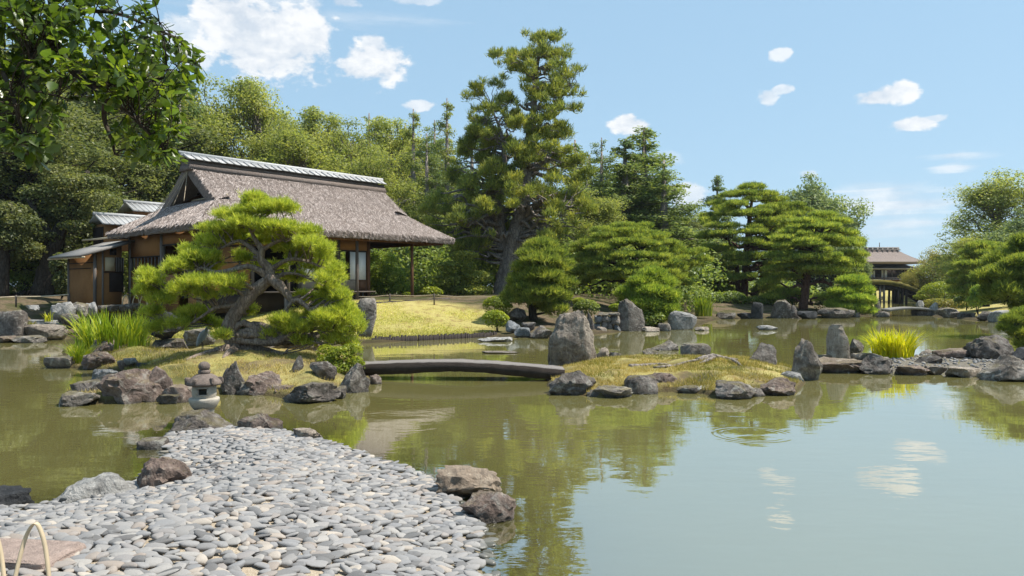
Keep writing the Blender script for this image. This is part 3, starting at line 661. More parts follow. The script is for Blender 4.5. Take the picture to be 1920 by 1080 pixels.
R('pointed grey boulder at the spit front, cut by the frame', 1884, 716, 88, 50, 'grey', 'peak', sub=4)
R('blue black boulder behind the pointed one at the frame edge', 1925, 694, 60, 28, 'black', D=18.4)
R('small tan stone beside the yellow iris', 1736, 667, 24, 12, 'tan', D=20.8)
# far shores
R('dark upright stone on the far shore below the tall pines', 1418, 598, 24, 32, 'black', 'slab', dep=.6)
R('grey boulder pair on the far shore before the umbrella pine', 1464, 597, 38, 36, 'dark', 'spire')
R('narrow dark stone next to the far grey boulder pair', 1487, 597, 22, 26, 'dark', 'spire')
R('low rock row start on the far shore by the green rushes', 1362, 598, 36, 13, 'dark', 'flat')
R('low dark rock next to the dark upright stone', 1396, 598, 26, 12, 'black', 'flat')
R('dark low rock under the trunk of the umbrella pine', 1513, 598, 38, 15, 'black', 'flat')
R('long dark rock on the far shore after the umbrella pine', 1563, 597, 66, 20, 'dark', 'flat')
R('mossy rock at the end of the far shore', 1597, 595, 30, 15, 'dark', 'flat')
R('lichen spotted standing rock at the near end of the thin bridge', 1645, 593, 20, 34, 'grey', 'spire')
R('grey rock lying at the foot of the lichen spotted one', 1656, 595, 24, 12, 'grey')
R('round pale stone behind the thin bridge end', 1725, 580, 15, 17, 'pale', 'round', D=55.)
R('pale capped stone at the far end of the thin bridge', 1749, 589, 20, 22, 'pale', 'spire', D=51.)
R('dark abutment rock under the thin bridge end', 1730, 592, 36, 14, 'dark', 'block')
R('grey rock on the grass slope shore', 1780, 596, 46, 20, 'grey', 'boulder')
R('low dark rock next along the grass slope shore', 1816, 598, 34, 13, 'dark', 'flat')
R('dark rock under the dry grass slope', 1848, 602, 42, 19, 'dark', 'boulder')
R('pale grey rock below the overhanging pine bough', 1884, 605, 50, 24, 'pale', 'block')
R('flat white stone awash in the open pond', 1438, 619, 42, 10, 'pale', 'flat', dep=.5)
# ---------------------------------------------------------------- thatched tea house
TH = math.atan2(.751, .66); LX, LY, LZ = -11.8, 29.0, 1.30
house = thing('thatched_house', 'ochre walled tea house with a big thatched roof and tiled ridge beside the lawn', 'tea house', (LX, LY, LZ), TH)
cu, su = math.cos(TH), math.sin(TH)
def HL(px, py, D):
    p = P(px, py, D); dx, dy = p[0]-LX, p[1]-LY
    return np.array([dx*cu+dy*su, -dx*su+dy*cu, p[2]-LZ])
BD, TG, ZE, ZR = 9.0, .43, 3.18, 6.22
aL = lambda t: -.4+1.7*min(t/TG, 1); aR = lambda t: 13.4-1.5*min(t/TG, 1)
zt = lambda t: ZE+(ZR-ZE)*(t-.05*math.sin(math.pi*t))
hb_ = MB(); rough = lambda: rng.normal(0, .022)
NS, NTT = 90, 34; tr_ = [i/NTT for i in range(NTT+1)]; iG = int(TG*NTT)+1; tr_[iG] = TG
def hz(a, b): return mnoise.noise(Vector((a*.5, b*.5, 3)))*.05
for side in (0, 1):
    V = []
    for tt in tr_:
        for s in range(NS+1):
            a = aL(tt)+(aR(tt)-aL(tt))*s/NS; b = BD/2*tt; bb = b if side == 0 else BD-b
            V.append((a, bb, zt(tt)+hz(a, bb)+rough()))
    i = np.arange((NTT+1)*(NS+1)).reshape(NTT+1, NS+1); q = np.stack([i[:-1, :-1].ravel(), i[:-1, 1:].ravel(), i[1:, 1:].ravel(), i[1:, :-1].ravel()], 1)
    hb_.add(V, q if side == 0 else q[:, ::-1])
    V = []                                                   # thick underside and rake ends of the upper roof
    for tt in tr_[iG:]:
        for a in (aL(tt), aR(tt)):
            b = BD/2*tt; bb = b if side == 0 else BD-b
            V += [(a, bb, zt(tt)+.01), (a, bb+(.12 if side == 0 else -.12), zt(tt)-.48+rng.normal(0, .012))]
    n = len(tr_[iG:]); q = []
    for k in range(n-1):
        o = 4*k; q += [(o, o+1, o+5, o+4), (o+2, o+6, o+7, o+3), (o+1, o+3, o+7, o+5)]
    hb_.add(V, q)
for end in (0, 1):                                           # hip skirts under the gables
    V = []; rows = tr_[:iG+1]; NU = 44
    for tt in rows:
        for u in range(NU+1):
            b = BD/2*tt+(BD-BD*tt)*u/NU; a = (aL if end == 0 else aR)(tt); V.append((a, b, zt(tt)+hz(a, b)+rough()))
    for u in range(NU+1):
        b = BD/2*TG+(BD-BD*TG)*u/NU; V.append(((aL(TG)+.75) if end == 0 else aR(TG)-.75, b, zt(TG)+.25))
    i = np.arange((len(rows)+1)*(NU+1)).reshape(len(rows)+1, NU+1); q = np.stack([i[:-1, :-1].ravel(), i[:-1, 1:].ravel(), i[1:, 1:].ravel(), i[1:, :-1].ravel()], 1)
    hb_.add(V, q[:, ::-1] if end == 0 else q)
per = [(-.4+13.8*s/120, 0.) for s in range(120)]+[(13.4, BD*s/70) for s in range(70)]+[(13.4-13.8*s/120, BD) for s in range(120)]+[(-.4, BD-BD*s/70) for s in range(70)]
V = []; n = len(per)
for k, (a, b) in enumerate(per):                             # cut eave edge
    ia, ib = min(max(a, .05), 12.95), min(max(b, .45), BD-.45); j = rng.normal(0, .018)
    V += [(a, b, ZE+.03+hz(a, b)), (a+(ia-a)*.12, b+(ib-b)*.12, ZE-.27+j+hz(a, b)), (ia, ib, ZE-.24)]
q = []
for k in range(n):
    o, p_ = 3*k, 3*((k+1) % n); q += [(o, o+1, p_+1, p_), (o+1, o+2, p_+2, p_+1)]
hb_.add(V, q); roof = hb_.build('roof', MT['thatch'], house, True); roof.data.validate()
try: roof.data.set_sharp_from_angle(angle=math.radians(50))
except Exception: pass
sb = MB()                                                     # loose straws over the visible slopes
for _ in range(1):
    K = 17000; tt = rng.uniform(0, .97, K); s = rng.random(K); left = rng.random(K) < .2
    tt = np.where(left, rng.uniform(0, TG, K), tt)
    A0 = np.array([aL(x) for x in tt]); A1 = np.array([aR(x) for x in tt]); Z = np.array([zt(x) for x in tt])
    a = np.where(left, A0, A0+(A1-A0)*s); b = np.where(left, BD/2*tt+(BD-BD*tt)*s, BD/2*tt)
    p0 = np.stack([a, b, Z+.0+np.array([hz(x, y) for x, y in zip(a, b)])+.03], 1)
    down = np.where(left[:, None], np.array([[-.75, 0, -.62]]), np.array([[0, -.82, -.56]]))
    side = np.where(left[:, None], np.array([[0, 1., 0]]), np.array([[1., 0, 0]]))
    d = down+side*rng.normal(-.35, .55, K)[:, None]+np.array([[0, 0, 1]])*rng.normal(.0, .06, K)[:, None]; d /= np.linalg.norm(d, axis=1)[:, None]
    L_ = rng.uniform(.10, .34, K)[:, None]; wv = np.cross(d, np.array([[0, -.6, .8]])); wv /= np.linalg.norm(wv, axis=1)[:, None]; wv *= rng.uniform(.005, .014, K)[:, None]
    V = np.stack([p0-wv, p0+wv, p0+d*L_+wv*.6, p0+d*L_-wv*.6], 1).reshape(-1, 3); sb.add(V, np.arange(4*K).reshape(K, 4))
    ke = 2600; a = np.concatenate([rng.uniform(-.3, 13.3, ke//4*3), np.full(ke-ke//4*3, -.38)]); b = np.concatenate([np.full(ke//4*3, .03), rng.uniform(0, BD, ke-ke//4*3)])
    p0 = np.stack([a, b, np.full(ke, ZE)-rng.uniform(-.03, .2, ke)], 1); out = np.where((b > .04)[:, None], np.array([[-1., 0, 0]]), np.array([[0, -1., 0]]))
    d = out*rng.uniform(.3, 1, ke)[:, None]+rng.normal(0, .3, (ke, 3))+np.array([[0, 0, -.7]]); d /= np.linalg.norm(d, axis=1)[:, None]
    wv = np.cross(d, out+.01); wv /= np.linalg.norm(wv, axis=1)[:, None]+1e-6; wv *= .01; L_ = rng.uniform(.05, .15, ke)[:, None]
    V = np.stack([p0-wv, p0+wv, p0+d*L_+wv*.5, p0+d*L_-wv*.5], 1).reshape(-1, 3); sb.add(V, np.arange(4*ke).reshape(ke, 4))
sb.build('thatch_straw', MT['straw'], house, kind='stuff')
# ridge of clay tiles over a thatch roll
rb_ = MB(); zr = ZR-.05; mid = BD/2
for (hw, z0, z1) in ((.60, zr-.36, zr-.10), (.46, zr-.10, zr+.06)):
    rb_.hexa([(1.2, mid-hw, z0), (12.0, mid-hw, z0), (12.0, mid+hw, z0), (1.2, mid+hw, z0), (1.2, mid-hw*.72, z1), (12.0, mid-hw*.72, z1), (12.0, mid+hw*.72, z1), (1.2, mid+hw*.72, z1)])
rb_.build('ridge_roll', MT['thatch'], roof)
tm = MB()
tm.hexa([(0, -.54, .02), (.352, -.54, .02), (.352, -.12, .22), (0, -.12, .22), (0, -.55, .07), (.352, -.55, .05), (.352, -.12, .25), (0, -.12, .28)])
tm.tube([(.03, -.56, .06), (.03, -.12, .285)], .035, 6); tme = tm.mesh('ridge_tile')
for k in range(31):
    for sgn in (1, -1):
        o = link('ridge_tile', tme, MT['tile'], roof, (1.05+k*.355+(.36 if sgn < 0 else 0), mid, zr+.055+rng.normal(0, .006)), (0, rng.normal(0, .008), 0 if sgn > 0 else math.pi))
cb = MB(); cb.box((.95, mid-.15, zr+.25), (12.15, mid+.15, zr+.30)); cb.box((.97, mid-.12, zr+.30), (12.13, mid+.12, zr+.35)); cb.tube([(.92, mid, zr+.385), (6.5, mid, zr+.385), (12.18, mid, zr+.385)], .09, 10)
cb.build('ridge_cap', MT['tile'], roof)
# gable
zg = zt(TG)
g = MB(); ga = 2.25; hw = BD/2*(1-TG)-.25
g.add([(ga, mid-hw, zg-.1), (ga, mid+hw, zg-.1), (ga, mid, ZR-.5), (ga+.08, mid-hw, zg-.1), (ga+.08, mid+hw, zg-.1), (ga+.08, mid, ZR-.5)], [(0, 3, 4, 1), (1, 4, 5, 2), (2, 5, 3, 0)], [(0, 1, 2), (3, 5, 4)])
gable = g.build('gable_wall', MT['darkwood'], house)
for k in range(9):
    y = mid-hw*.8+k*hw*.2; top = zg+(ZR-.6-zg)*(1-abs(y-mid)/hw)
    l = MB(); l.box((ga-.05, y-.03, zg-.08), (ga-.003, y+.03, max(top, zg+.05))); l.build('lattice_bar', MT['darkwood'], gable)
l = MB(); l.tube([(ga-.25, mid-hw*.95, zg+.30), (ga-.25, mid+hw*.95, zg+.27)], .035, 6); l.build('bamboo_rail', MT['bamboo'], gable)
for (b0, b1, a1, z1) in ((-.12, .95, .35, ZE+.75), (-.02, .35, .45, ZE+.85), (.02, -.15, .6, ZE+1.0), (.1, -.95, .7, ZE+1.15), (.0, 1.6, .4, ZE+.6)):
    l = MB(); l.tube([(1.36, mid+b0, ZR-.3), (1.36+(a1-1.36)*.5, mid+(b0+b1)*.5, (ZR-.3+z1)/2-.03), (a1, mid+b1, z1+.02)], .014, 5, smooth=4); l.build('rope', MT['rope'], house)
# walls, posts, openings
def hbox(name, lo, hi, mat, parent=house, **k): b = MB(); b.box(lo, hi); return b.build(name, MT[mat], parent, **k)
A0_, B0_, B1_ = .25, 1.3, 7.95
w1 = hbox('end_wall', (A0_, 4.7, -.4), (A0_+.1, B1_, 1.37), 'plaster'); hbox('wall_panel', (A0_, 4.7, 2.02), (A0_+.1, B1_, 2.96), 'plaster', w1)
hbox('wall_panel', (A0_, B0_, 2.50), (A0_+.1, 4.62, 2.96), 'plaster', w1); hbox('wall_panel', (A0_, 3.2, -.4), (A0_+.1, 4.62, 1.2), 'plaster', w1)
hbox('wall_panel', (A0_, B0_, -.4), (A0_+.1, 2.2, .6), 'plaster', w1)
for b in (B0_, 4.66, B1_+.02): hbox('post', (A0_-.05, b-.08, -.45), (A0_+.13, b+.08, 2.97), 'woodgrey')
for z in (1.37, 1.99): hbox('window_rail', (A0_-.03, 4.76, z), (A0_+.1, B1_-.08, z+.05), 'darkwood', w1)
hbox('lintel', (A0_-.03, B0_+.09, 2.44), (A0_+.11, 4.56, 2.50), 'darkwood', w1)
for k in range(9): y = 4.95+k*.36; hbox('window_bar', (A0_-.015, y-.02, 1.42), (A0_+.02, y+.02, 1.99), 'woodgrey', w1)
hbox('sliding_door', (A0_+.14, 1.4, .2), (A0_+.18, 3.1, 2.44), 'darkwood', w1)
fw = hbox('front_wall', (A0_+.1, B0_, 2.42), (8.78, B0_+.1, 2.97), 'plaster')
for a in (2.6, 4.9, 7.0): hbox('post', (a-.07, B0_-.04, -.45), (a+.07, B0_+.12, 2.97), 'wood')
hbox('post', (8.66, B0_-.05, -.45), (8.82, B0_+.12, 2.97), 'woodred')
hbox('lintel', (A0_+.1, B0_-.03, 2.36), (8.62, B0_+.11, 2.42), 'darkwood', fw)
hbox('skirt_or_shade_board', (.4, B0_, -.4), (4.8, B0_+.1, .5), 'darkwood', fw); hbox('wall_panel', (.4, B0_, .52), (2.5, B0_+.1, 2.35), 'plaster', fw)  # low dark board stands in for the shade under the raised floor
for a in (7.66, 8.14): hbox('paper_screen', (a, B0_+.02, 1.02), (a+.46, B0_+.05, 2.35), 'shoji', fw)
for a in (5.05, 5.6): hbox('paper_screen', (a, B0_+.02, 1.02), (a+.5, B0_+.05, 2.35), 'shoji', fw)
hbox('screen_stile', (7.60, B0_-.0, .98), (7.65, B0_+.07, 2.36), 'darkwood', fw)
hbox('reed_screen', (5.0, B0_-.02, .50), (8.12, B0_+.02, 1.0), 'reed', fw); hbox('skirt_or_shade_board', (8.13, B0_-.02, .50), (8.62, B0_+.02, 1.0), 'woodred', fw)
for k in range(16): a = 5.1+k*.22; hbox('floor_lattice', (a, B0_+.02, -.3), (a+.07, B0_+.05, .48), 'woodgrey', fw)
hbox('veranda_floor', (2.5, .55, .42), (8.6, B0_-.06, .48), 'wood')
for a, m_ in ((3.9, 'wood'), (7.55, 'wood'), (10.95, 'woodred')):
    b = MB(); b.tube([(a, .62, -.5), (a, .62, 1.3), (a, .62, 3.0)], [.085, .08, .075], 10, rough=.04); b.build('post', MT[m_], house, True)
hbox('post', (12.5, BD-.9, -.4), (12.64, BD-.76, 3.0), 'wood'); hbox('post', (8.7, BD-1.05, -.4), (8.84, BD-.91, 3.0), 'wood')
hbox('end_wall', (8.70, B0_+.13, -.4), (8.80, 3.1, 2.97), 'plaster'); hbox('back_wall', (A0_+.1, 7.7, -.4), (5.6, 7.8, 2.97), 'plaster'); hbox('back_wall', (5.6, 7.7, 2.35), (8.7, 7.8, 2.97), 'plaster')
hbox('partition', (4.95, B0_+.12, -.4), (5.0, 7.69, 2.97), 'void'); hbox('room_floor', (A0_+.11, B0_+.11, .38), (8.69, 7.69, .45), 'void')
# rafters and soffit under the open end
so = MB(); zz0 = ZE-.26
for (b0, b1, fl) in ((.1, mid, 0), (BD-.1, mid, 1)): so.add([(-.3, b0, zz0+.02), (13.3, b0, zz0+.02), (11.6, b1, zz0+2.2), (2.4, b1, zz0+2.2)], [(0, 3, 2, 1) if not fl else (0, 1, 2, 3)])
so.add([(-.3, .1, zz0+.02), (-.3, BD-.1, zz0+.02), (1.6, BD*.7, zz0+1.1), (1.6, BD*.3, zz0+1.1)], [(0, 1, 2, 3)]); so.add([(13.3, .1, zz0+.02), (13.3, BD-.1, zz0+.02), (12.2, BD*.7, zz0+1.0), (12.2, BD*.3, zz0+1.0)], [(0, 3, 2, 1)])
so.build('soffit', MT['woodred'], roof)
rm = MB(); rm.hexa([(0, .12, -.09), (.08, .12, -.09), (.08, 3.2, 1.47), (0, 3.2, 1.47), (0, .12, -.0), (.08, .12, -.0), (.08, 3.2, 1.56), (0, 3.2, 1.56)]); rme = rm.mesh('rafter')
for k in range(29):
    o = link('rafter', rme, MT['woodred'], roof, (.5+k*.44, 0, zz0)); f_ = min(1, max(.25, (13.25-.5-k*.44)/2.6), max(.25, (.95+k*.44)/2.6)); o.scale = (1, f_, f_)
hbox('eave_beam', (A0_, .5, ZE-.34), (13.0, .62, ZE-.22), 'woodred', roof); hbox('eave_beam', (12.4, .63, ZE-.34), (12.52, BD-.6, ZE-.22), 'woodred', roof)
# lean-to at the far corner
lt = hbox('lean_to', (-1.3, 7.85, -.5), (-1.22, 11.05, 2.2), 'plaster'); rz_ = lambda a: 1.96+.3167*(a+2.05)
for (a0, a1, b0, b1) in ((-1.22, -.16, 7.85, 7.92), (-1.21, .2, 11.0, 11.07)):
    b = MB(); b.hexa([(a0, b0, -.5), (a1, b0, -.5), (a1, b1, -.5), (a0, b1, -.5), (a0, b0, rz_(a0)), (a1, b0, rz_(a1)), (a1, b1, rz_(a1)), (a0, b1, rz_(a0))]); b.build('wall_panel', MT['plaster'], lt)
sh_ = MB(); sh_.hexa([(-2.05, 7.45, 2.0), (.35, 7.45, 2.76), (.35, 11.4, 2.76), (-2.05, 11.4, 2.0), (-2.05, 7.45, 2.07), (.35, 7.45, 2.86), (.35, 11.4, 2.86), (-2.05, 11.4, 2.07)]); shed = sh_.build('lean_to_roof', MT['shake'], house)
b = MB(); b.tube([(-1.95, 7.2, 1.97), (-1.95, 11.8, 1.97)], .04, 6); b.build('eave_pole', MT['bamboo'], shed); b = MB(); b.tube([(-2.05, 7.46, 2.0), (.35, 7.46, 2.78)], .045, 6); b.build('verge_pole', MT['woodgrey'], shed)
for (a, b_) in ((-1.3, 7.85), (-1.3, 11.05), (-.98, 7.83)):
    b = MB(); b.tube([(a, b_, -.6), (a, b_, 2.3 if a < -1 else 2.4)], .07 if a < -1 else .04, 8); b.build('post', MT['woodgrey'], house, True)
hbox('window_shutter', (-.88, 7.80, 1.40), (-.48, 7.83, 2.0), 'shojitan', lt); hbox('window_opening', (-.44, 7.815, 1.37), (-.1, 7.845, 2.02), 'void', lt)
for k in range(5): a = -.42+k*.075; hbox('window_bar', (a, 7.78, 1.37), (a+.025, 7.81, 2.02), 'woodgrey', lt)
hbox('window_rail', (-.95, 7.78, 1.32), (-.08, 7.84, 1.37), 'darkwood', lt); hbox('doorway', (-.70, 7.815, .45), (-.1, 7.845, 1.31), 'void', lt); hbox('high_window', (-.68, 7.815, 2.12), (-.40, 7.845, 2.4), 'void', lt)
for z in (1.75, 1.5): hbox('wall_rail', (-1.34, 8.0+(.25 if z < 1.6 else 0), z), (-1.303, 10.9, z+.035), 'darkwood', lt)
hbox('skirt_pole', (-.35, 7.3, 2.93), (-.25, 12.2, 3.0), 'bamboo', roof)
# tile roofed rear wings
def wing(c, la, lb, zt_, wall):
    b = MB(); b.box((c[0], c[1], zt_-1.9), (c[0]+la, c[1]+lb, zt_-.55)); wn = b.build('rear_wing', MT['plaster'], house)
    b = MB(); 
    for s in (-1, 1): b.hexa([(c[0]-.25, c[1]+lb/2+s*(lb/2+.4), zt_-.62), (c[0]+la+.25, c[1]+lb/2+s*(lb/2+.4), zt_-.62), (c[0]+la+.25, c[1]+lb/2, zt_-.1), (c[0]-.25, c[1]+lb/2, zt_-.1),
        (c[0]-.25, c[1]+lb/2+s*(lb/2+.4), zt_-.55), (c[0]+la+.25, c[1]+lb/2+s*(lb/2+.4), zt_-.55), (c[0]+la+.25, c[1]+lb/2, zt_-.03), (c[0]-.25, c[1]+lb/2, zt_-.03)])
    wr = b.build('wing_roof', MT['tile'], wn)
    tb = MB(); tb.tube([(c[0]-.32, c[1]+lb/2, zt_), (c[0]+la+.32, c[1]+lb/2, zt_)], .11, 8)
    n = int(la/.28)+2
    for k in range(n):
        x = c[0]-.2+k*.28; tb.tube([(x, c[1]+lb/2-.05, zt_-.06), (x, c[1]-.42, zt_-.57)], .05, 6)
    tb.mesh; o = tb.build('roof_tile', MT['tile'], wn); o['kind'] = 'stuff'
    b = MB()
    for k in range(7): b.box((c[0]-.08, c[1]+.15+k*.2, zt_-1.8), (c[0]-.02, c[1]+.21+k*.2, zt_-.7))
    b.build('wing_lattice', MT['darkwood'], wn)
p1 = HL(190, 401, 39.5); wing((p1[0], p1[1]-.5), 3.2, 1.5, p1[2], 0)
p2 = HL(246, 378, 42.5); wing((p2[0], p2[1]-.5), 3.2, 1.5, p2[2], 0)
# stone kerb / gutter before the house front
b = MB()
# ---------------------------------------------------------------- stone lantern
LP = P(383, 771, 10.75); lz = LP[2]
lantern = thing('stone_lantern', 'small weathered stone lantern with a round cap jewel on the dark boulder', 'stone lantern', LP, math.radians(8))
k_ = 10.75/F
def lat(name, prof, mat, parent=lantern, sides=28, c=(0, 0, 0), jit=.0):
    b = MB(); b.lathe([(r*k_, z*k_) for r, z in prof], c, sides); V = np.concatenate(b.V)
    if jit: V += vnoise(V*60, .5, 3)[:, None]*jit*np.array([1, 1, .6]); b.V = [V]
    return b.build(name, MT[mat], parent, True)
lat('foot', [(17, -14), (18, 4), (18.5, 5.5)], 'granite', jit=.004)
lat('platform', [(15, 4.5), (19, 5), (23, 10), (26.5, 18), (27.5, 23), (26.5, 25.5), (21, 26), (10, 26.2)], 'granite', jit=.004)
# fire box with a real window opening
seg = 40; rows = [(19.5, 25), (21, 30), (21.8, 33), (21.8, 37), (21.8, 41), (21.6, 44.5), (20.5, 48), (18, 50)]
a = np.arange(seg)/seg*2*np.pi; V = np.concatenate([np.stack([r*np.cos(a), r*np.sin(a), np.full(seg, z)], 1)*k_ for r, z in rows]); q = []
win = set(range(28, 33))            # segments that face the viewer, a little to the sunny side
for i in range(len(rows)-1):
    for s in range(seg):
        if i in (2, 3, 4) and s in win: continue
        q.append((i*seg+s, i*seg+(s+1) % seg, (i+1)*seg+(s+1) % seg, (i+1)*seg+s))
fb = MB(); fb.add(V, q)
def ring(i, s): return V[i*seg+s % seg]
for (i0, s0, i1, s1) in ([(2, s, 2, s+1) for s in win]+[(5, s+1, 5, s) for s in win]+[(i+1, 28, i, 28) for i in (2, 3, 4)]+[(i, 33, i+1, 33) for i in (2, 3, 4)]):
    p, r_ = ring(i0, s0), ring(i1, s1); sc_ = np.array([.78, .78, 1]); fb.add([p, r_, r_*sc_, p*sc_], [(0, 1, 2, 3)])
firebox = fb.build('fire_box', MT['granite'], lantern, True)
fr = MB(); th0, th1 = 27.3/seg*2*math.pi, 33.7/seg*2*math.pi; R0 = 22.4*k_
for (ta, tb_, z0, z1) in ((th0, th1, 31.3, 33), (th0, th1, 44.4, 46), (th0, th0+.11, 33, 44.4), (th1-.11, th1, 33, 44.4)):
    n = 5; VV = []
    for j in range(n): tt = ta+(tb_-ta)*j/(n-1); c_, s_ = math.cos(tt), math.sin(tt); VV += [(c_*R0, s_*R0, z0*k_), (c_*R0, s_*R0, z1*k_), (c_*R0*.95, s_*R0*.95, z0*k_), (c_*R0*.95, s_*R0*.95, z1*k_)]
    qq = []
    for j in range(n-1): o = 4*j; qq += [(o, o+4, o+5, o+1), (o+1, o+5, o+7, o+3), (o+2, o+6, o+4, o)]
    qq += [(0, 1, 3, 2), (4*n-4, 4*n-2, 4*n-1, 4*n-3)]; fr.add(VV, qq)
fr.build('window_frame', MT['granite'], firebox)
cap = lat('cap', [(8, 49), (24, 48.5), (31, 50), (32, 53.5), (29, 58), (22, 64.5), (15, 69), (9, 71)], 'capstone', jit=.006)
for k in range(6):
    an = math.radians(k*60+12); b = MB(); c_, s_ = math.cos(an), math.sin(an)
    o = rock_mesh(300+k, 11*k_, 7*k_, 11*k_, 'block', 2); link('cap_scroll', o, MT['capstone'], cap, (c_*28.5*k_, s_*28.5*k_, 53.5*k_), (0, 0, an))
lat('neck', [(9, 70), (10.5, 71), (11, 74), (10.5, 77), (8, 78)], 'capstone', jit=.004); lat('jewel', [(7, 77), (9.5, 79), (10.8, 83.5), (10, 88), (7, 91.5), (3, 93), (.5, 93.4)], 'capstone', jit=.005)
# ---------------------------------------------------------------- bamboo hoops, cut stone
def hoop(px_pts, D, width, label, thick=.003):
    pts = np.array([P(a, b, D+d) for a, b, d in px_pts]); pc, _ = catmull(pts, np.ones(len(pts)), 7); V = []
    T = np.gradient(pc, axis=0); T /= np.linalg.norm(T, axis=1)[:, None]; wv = np.array([.35, .94, 0]); nn = np.cross(T, wv); nn /= np.linalg.norm(nn, axis=1)[:, None]
    for p, n_ in zip(pc, nn): V += [p-wv*width-n_*thick, p+wv*width-n_*thick, p+wv*width+n_*thick, p-wv*width+n_*thick]
    q = []
    for i in range(len(pc)-1):
        o = 4*i; q += [(o, o+1, o+5, o+4), (o+1, o+2, o+6, o+5), (o+2, o+3, o+7, o+6), (o+3, o, o+4, o+7)]
    b = MB(); b.add(V, q); return b.build('bamboo_hoop', MT['bamboo'], None, label=label, cat='bamboo hoop', group='bent bamboo hoops')
hoop([(18, 1130, -.05), (36, 1050, -.02), (50, 1003, 0), (66, 981, 0), (78, 1000, .02), (87, 1040, .04), (97, 1130, .06)], 4.1, .012, 'bent split bamboo hoop standing over the cut stone in the near corner')
hoop([(-82, 1130, -.05), (-62, 1050, -.02), (-46, 1003, 0), (-28, 982, 0), (-10, 1000, .02), (2, 1040, .04), (12, 1130, .06)], 4.1, .012, 'bent split bamboo hoop cut by the frame edge beside the other one')
for i_, (px, lb) in enumerate(((237, 'low bamboo hoop by the corner post of the house'), (256, 'second low bamboo hoop from the corner post of the house'), (270, 'third low bamboo hoop from the corner post of the house'), (284, 'low bamboo hoop before the house, half behind pine needles'))):
    hoop([(px-9, 580, 0), (px-6, 562, 0), (px-1, 553, 0), (px+4, 562, .1), (px+6, 580, .2)], 31.2, .016, lb, .012)
b = MB(); V, Fc = ICO[4]; V = np.sign(V)*abs(V)**.15; V *= (1+vnoise(V, 3., 1.)*.06+vnoise(V, 9., 4.)*.035)[:, None]; V = V*np.array([.37, .2, .16]); me = mesh_np('cut_stone', V, [Fc], True); me.set_sharp_from_angle(angle=math.radians(40))
link('cut_stone', me, MT['pinkstone'], None, P(26, 1077, 4.6), (0, 0, math.radians(-7)), label='rough pinkish cut stone block under the bamboo hoop in the near corner', cat='stone block')
# ---------------------------------------------------------------- slab bridge
bridge = thing('slab_bridge', 'gently arched dark stone slab bridge linking the pine island and the rock island', 'bridge', P(862, 700, 16.))
b = MB(); n = 40; V = []; o_ = np.array(bridge.location)
for i in range(n+1):
    u = i/n; px = 672+u*385; D = 16.3-.25*u; arch = math.sin(math.pi*u); top = P(px, 681+9*u-9*arch, D); th = .215+.02*math.sin(u*9); wd_ = .36
    nzv_ = mnoise.noise(Vector((u*12, 0, 0)))*.012
    for (dy, dz) in ((-wd_, 0), (wd_, 0), (wd_, -th), (-wd_, -th)): V.append(top-o_+np.array([0, dy+nzv_, dz+rng.normal(0, .004)]))
q = []
for i in range(n): k = 4*i; q += [(k, k+4, k+5, k+1), (k+1, k+5, k+6, k+2), (k+2, k+6, k+7, k+3), (k+3, k+7, k+4, k)]
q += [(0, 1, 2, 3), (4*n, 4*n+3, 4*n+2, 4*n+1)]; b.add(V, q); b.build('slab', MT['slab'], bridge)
for px, D in ((690, 16.3), (1040, 16.1)):
    b = MB(); p = P(px, 712, D)-o_; b.box(p+np.array([-.16, -.3, -.5]), p+np.array([.16, .3, .12]), .02); b.build('pier', MT['slabgrey'], bridge)
# thin far slab bridge
tb = MB(); V = []; c0 = P(1698, 578, 51.5)
for i in range(21):
    u = i/20; x = P(1650+97*u, 578, 51.5); z = .44+.16*math.sin(math.pi*u); w_ = .55
    V += [(x[0], 51-w_+u*.3, z), (x[0], 51+w_+u*.3, z), (x[0], 51+w_+u*.3, z-.16), (x[0], 51-w_+u*.3, z-.16)]
q = []
for i in range(20): k = 4*i; q += [(k, k+4, k+5, k+1), (k+1, k+5, k+6, k+2), (k+2, k+6, k+7, k+3), (k+3, k+7, k+4, k)]
tb.add(V, q+[(0, 1, 2, 3), (80, 83, 82, 81)]); tb.build('stone_footbridge', MT['slablight'], None, label='thin pale stone footbridge far off across the inlet', cat='bridge')
# ---------------------------------------------------------------- arched earthen bridge
AB = thing('arched_bridge', 'arched wooden bridge with a mossy earth deck in front of the far thatched building', 'bridge', (P(1670, 570, 85)[0], 86.5, 0)); oo = np.array(AB.location)
prof = [(1572, 541), (1595, 531), (1615, 526.5), (1640, 524.5), (1670, 526), (1700, 532), (1722, 541), (1742, 553), (1756, 561)]
pp, _ = catmull(np.array([P(a, b_, 85) for a, b_ in prof]), np.ones(len(prof)), 5)
def deck(name, up, dn, y0, y1, mat, rough_=0.):
    b = MB(); V = []
    for p in pp:
        for (dy, dz) in ((y0, up-.12), (y0+.18, up), (y1-.18, up), (y1, up-.12), (y1, dn), (y0, dn)): V.append((p[0]-oo[0], dy-1.5, p[2]+dz+rng.normal(0, rough_)))
    q = []
    for i in range(len(pp)-1):
        for j in range(6): q.append((i*6+j, (i+1)*6+j, (i+1)*6+(j+1) % 6, i*6+(j+1) % 6))
    b.add(V, q); return b.build(name, MT[mat] if mat in MT else mat, AB, True)
mm, t_ = newmat('mossy_earth'); co_ = t_.n('ShaderNodeTexCoord').outputs['Object']; n_ = t_.noise(co_, 2.5, 7, .7)
t_.out(t_.principled(t_.ramp(n_, [(.3, (.05, .042, .018)), (.5, (.15, .13, .035)), (.7, (.24, .19, .06))]), .95, t_.bump(n_, .8, .1), .1)); MT['moss'] = mm
deck('mossy_deck', 0., -.55, 0, 3.0, 'moss', .03); deck('deck_beam', -.56, -.95, .35, .65, 'darkwood'); deck('deck_beam', -.56, -.95, 2.3, 2.6, 'darkwood')
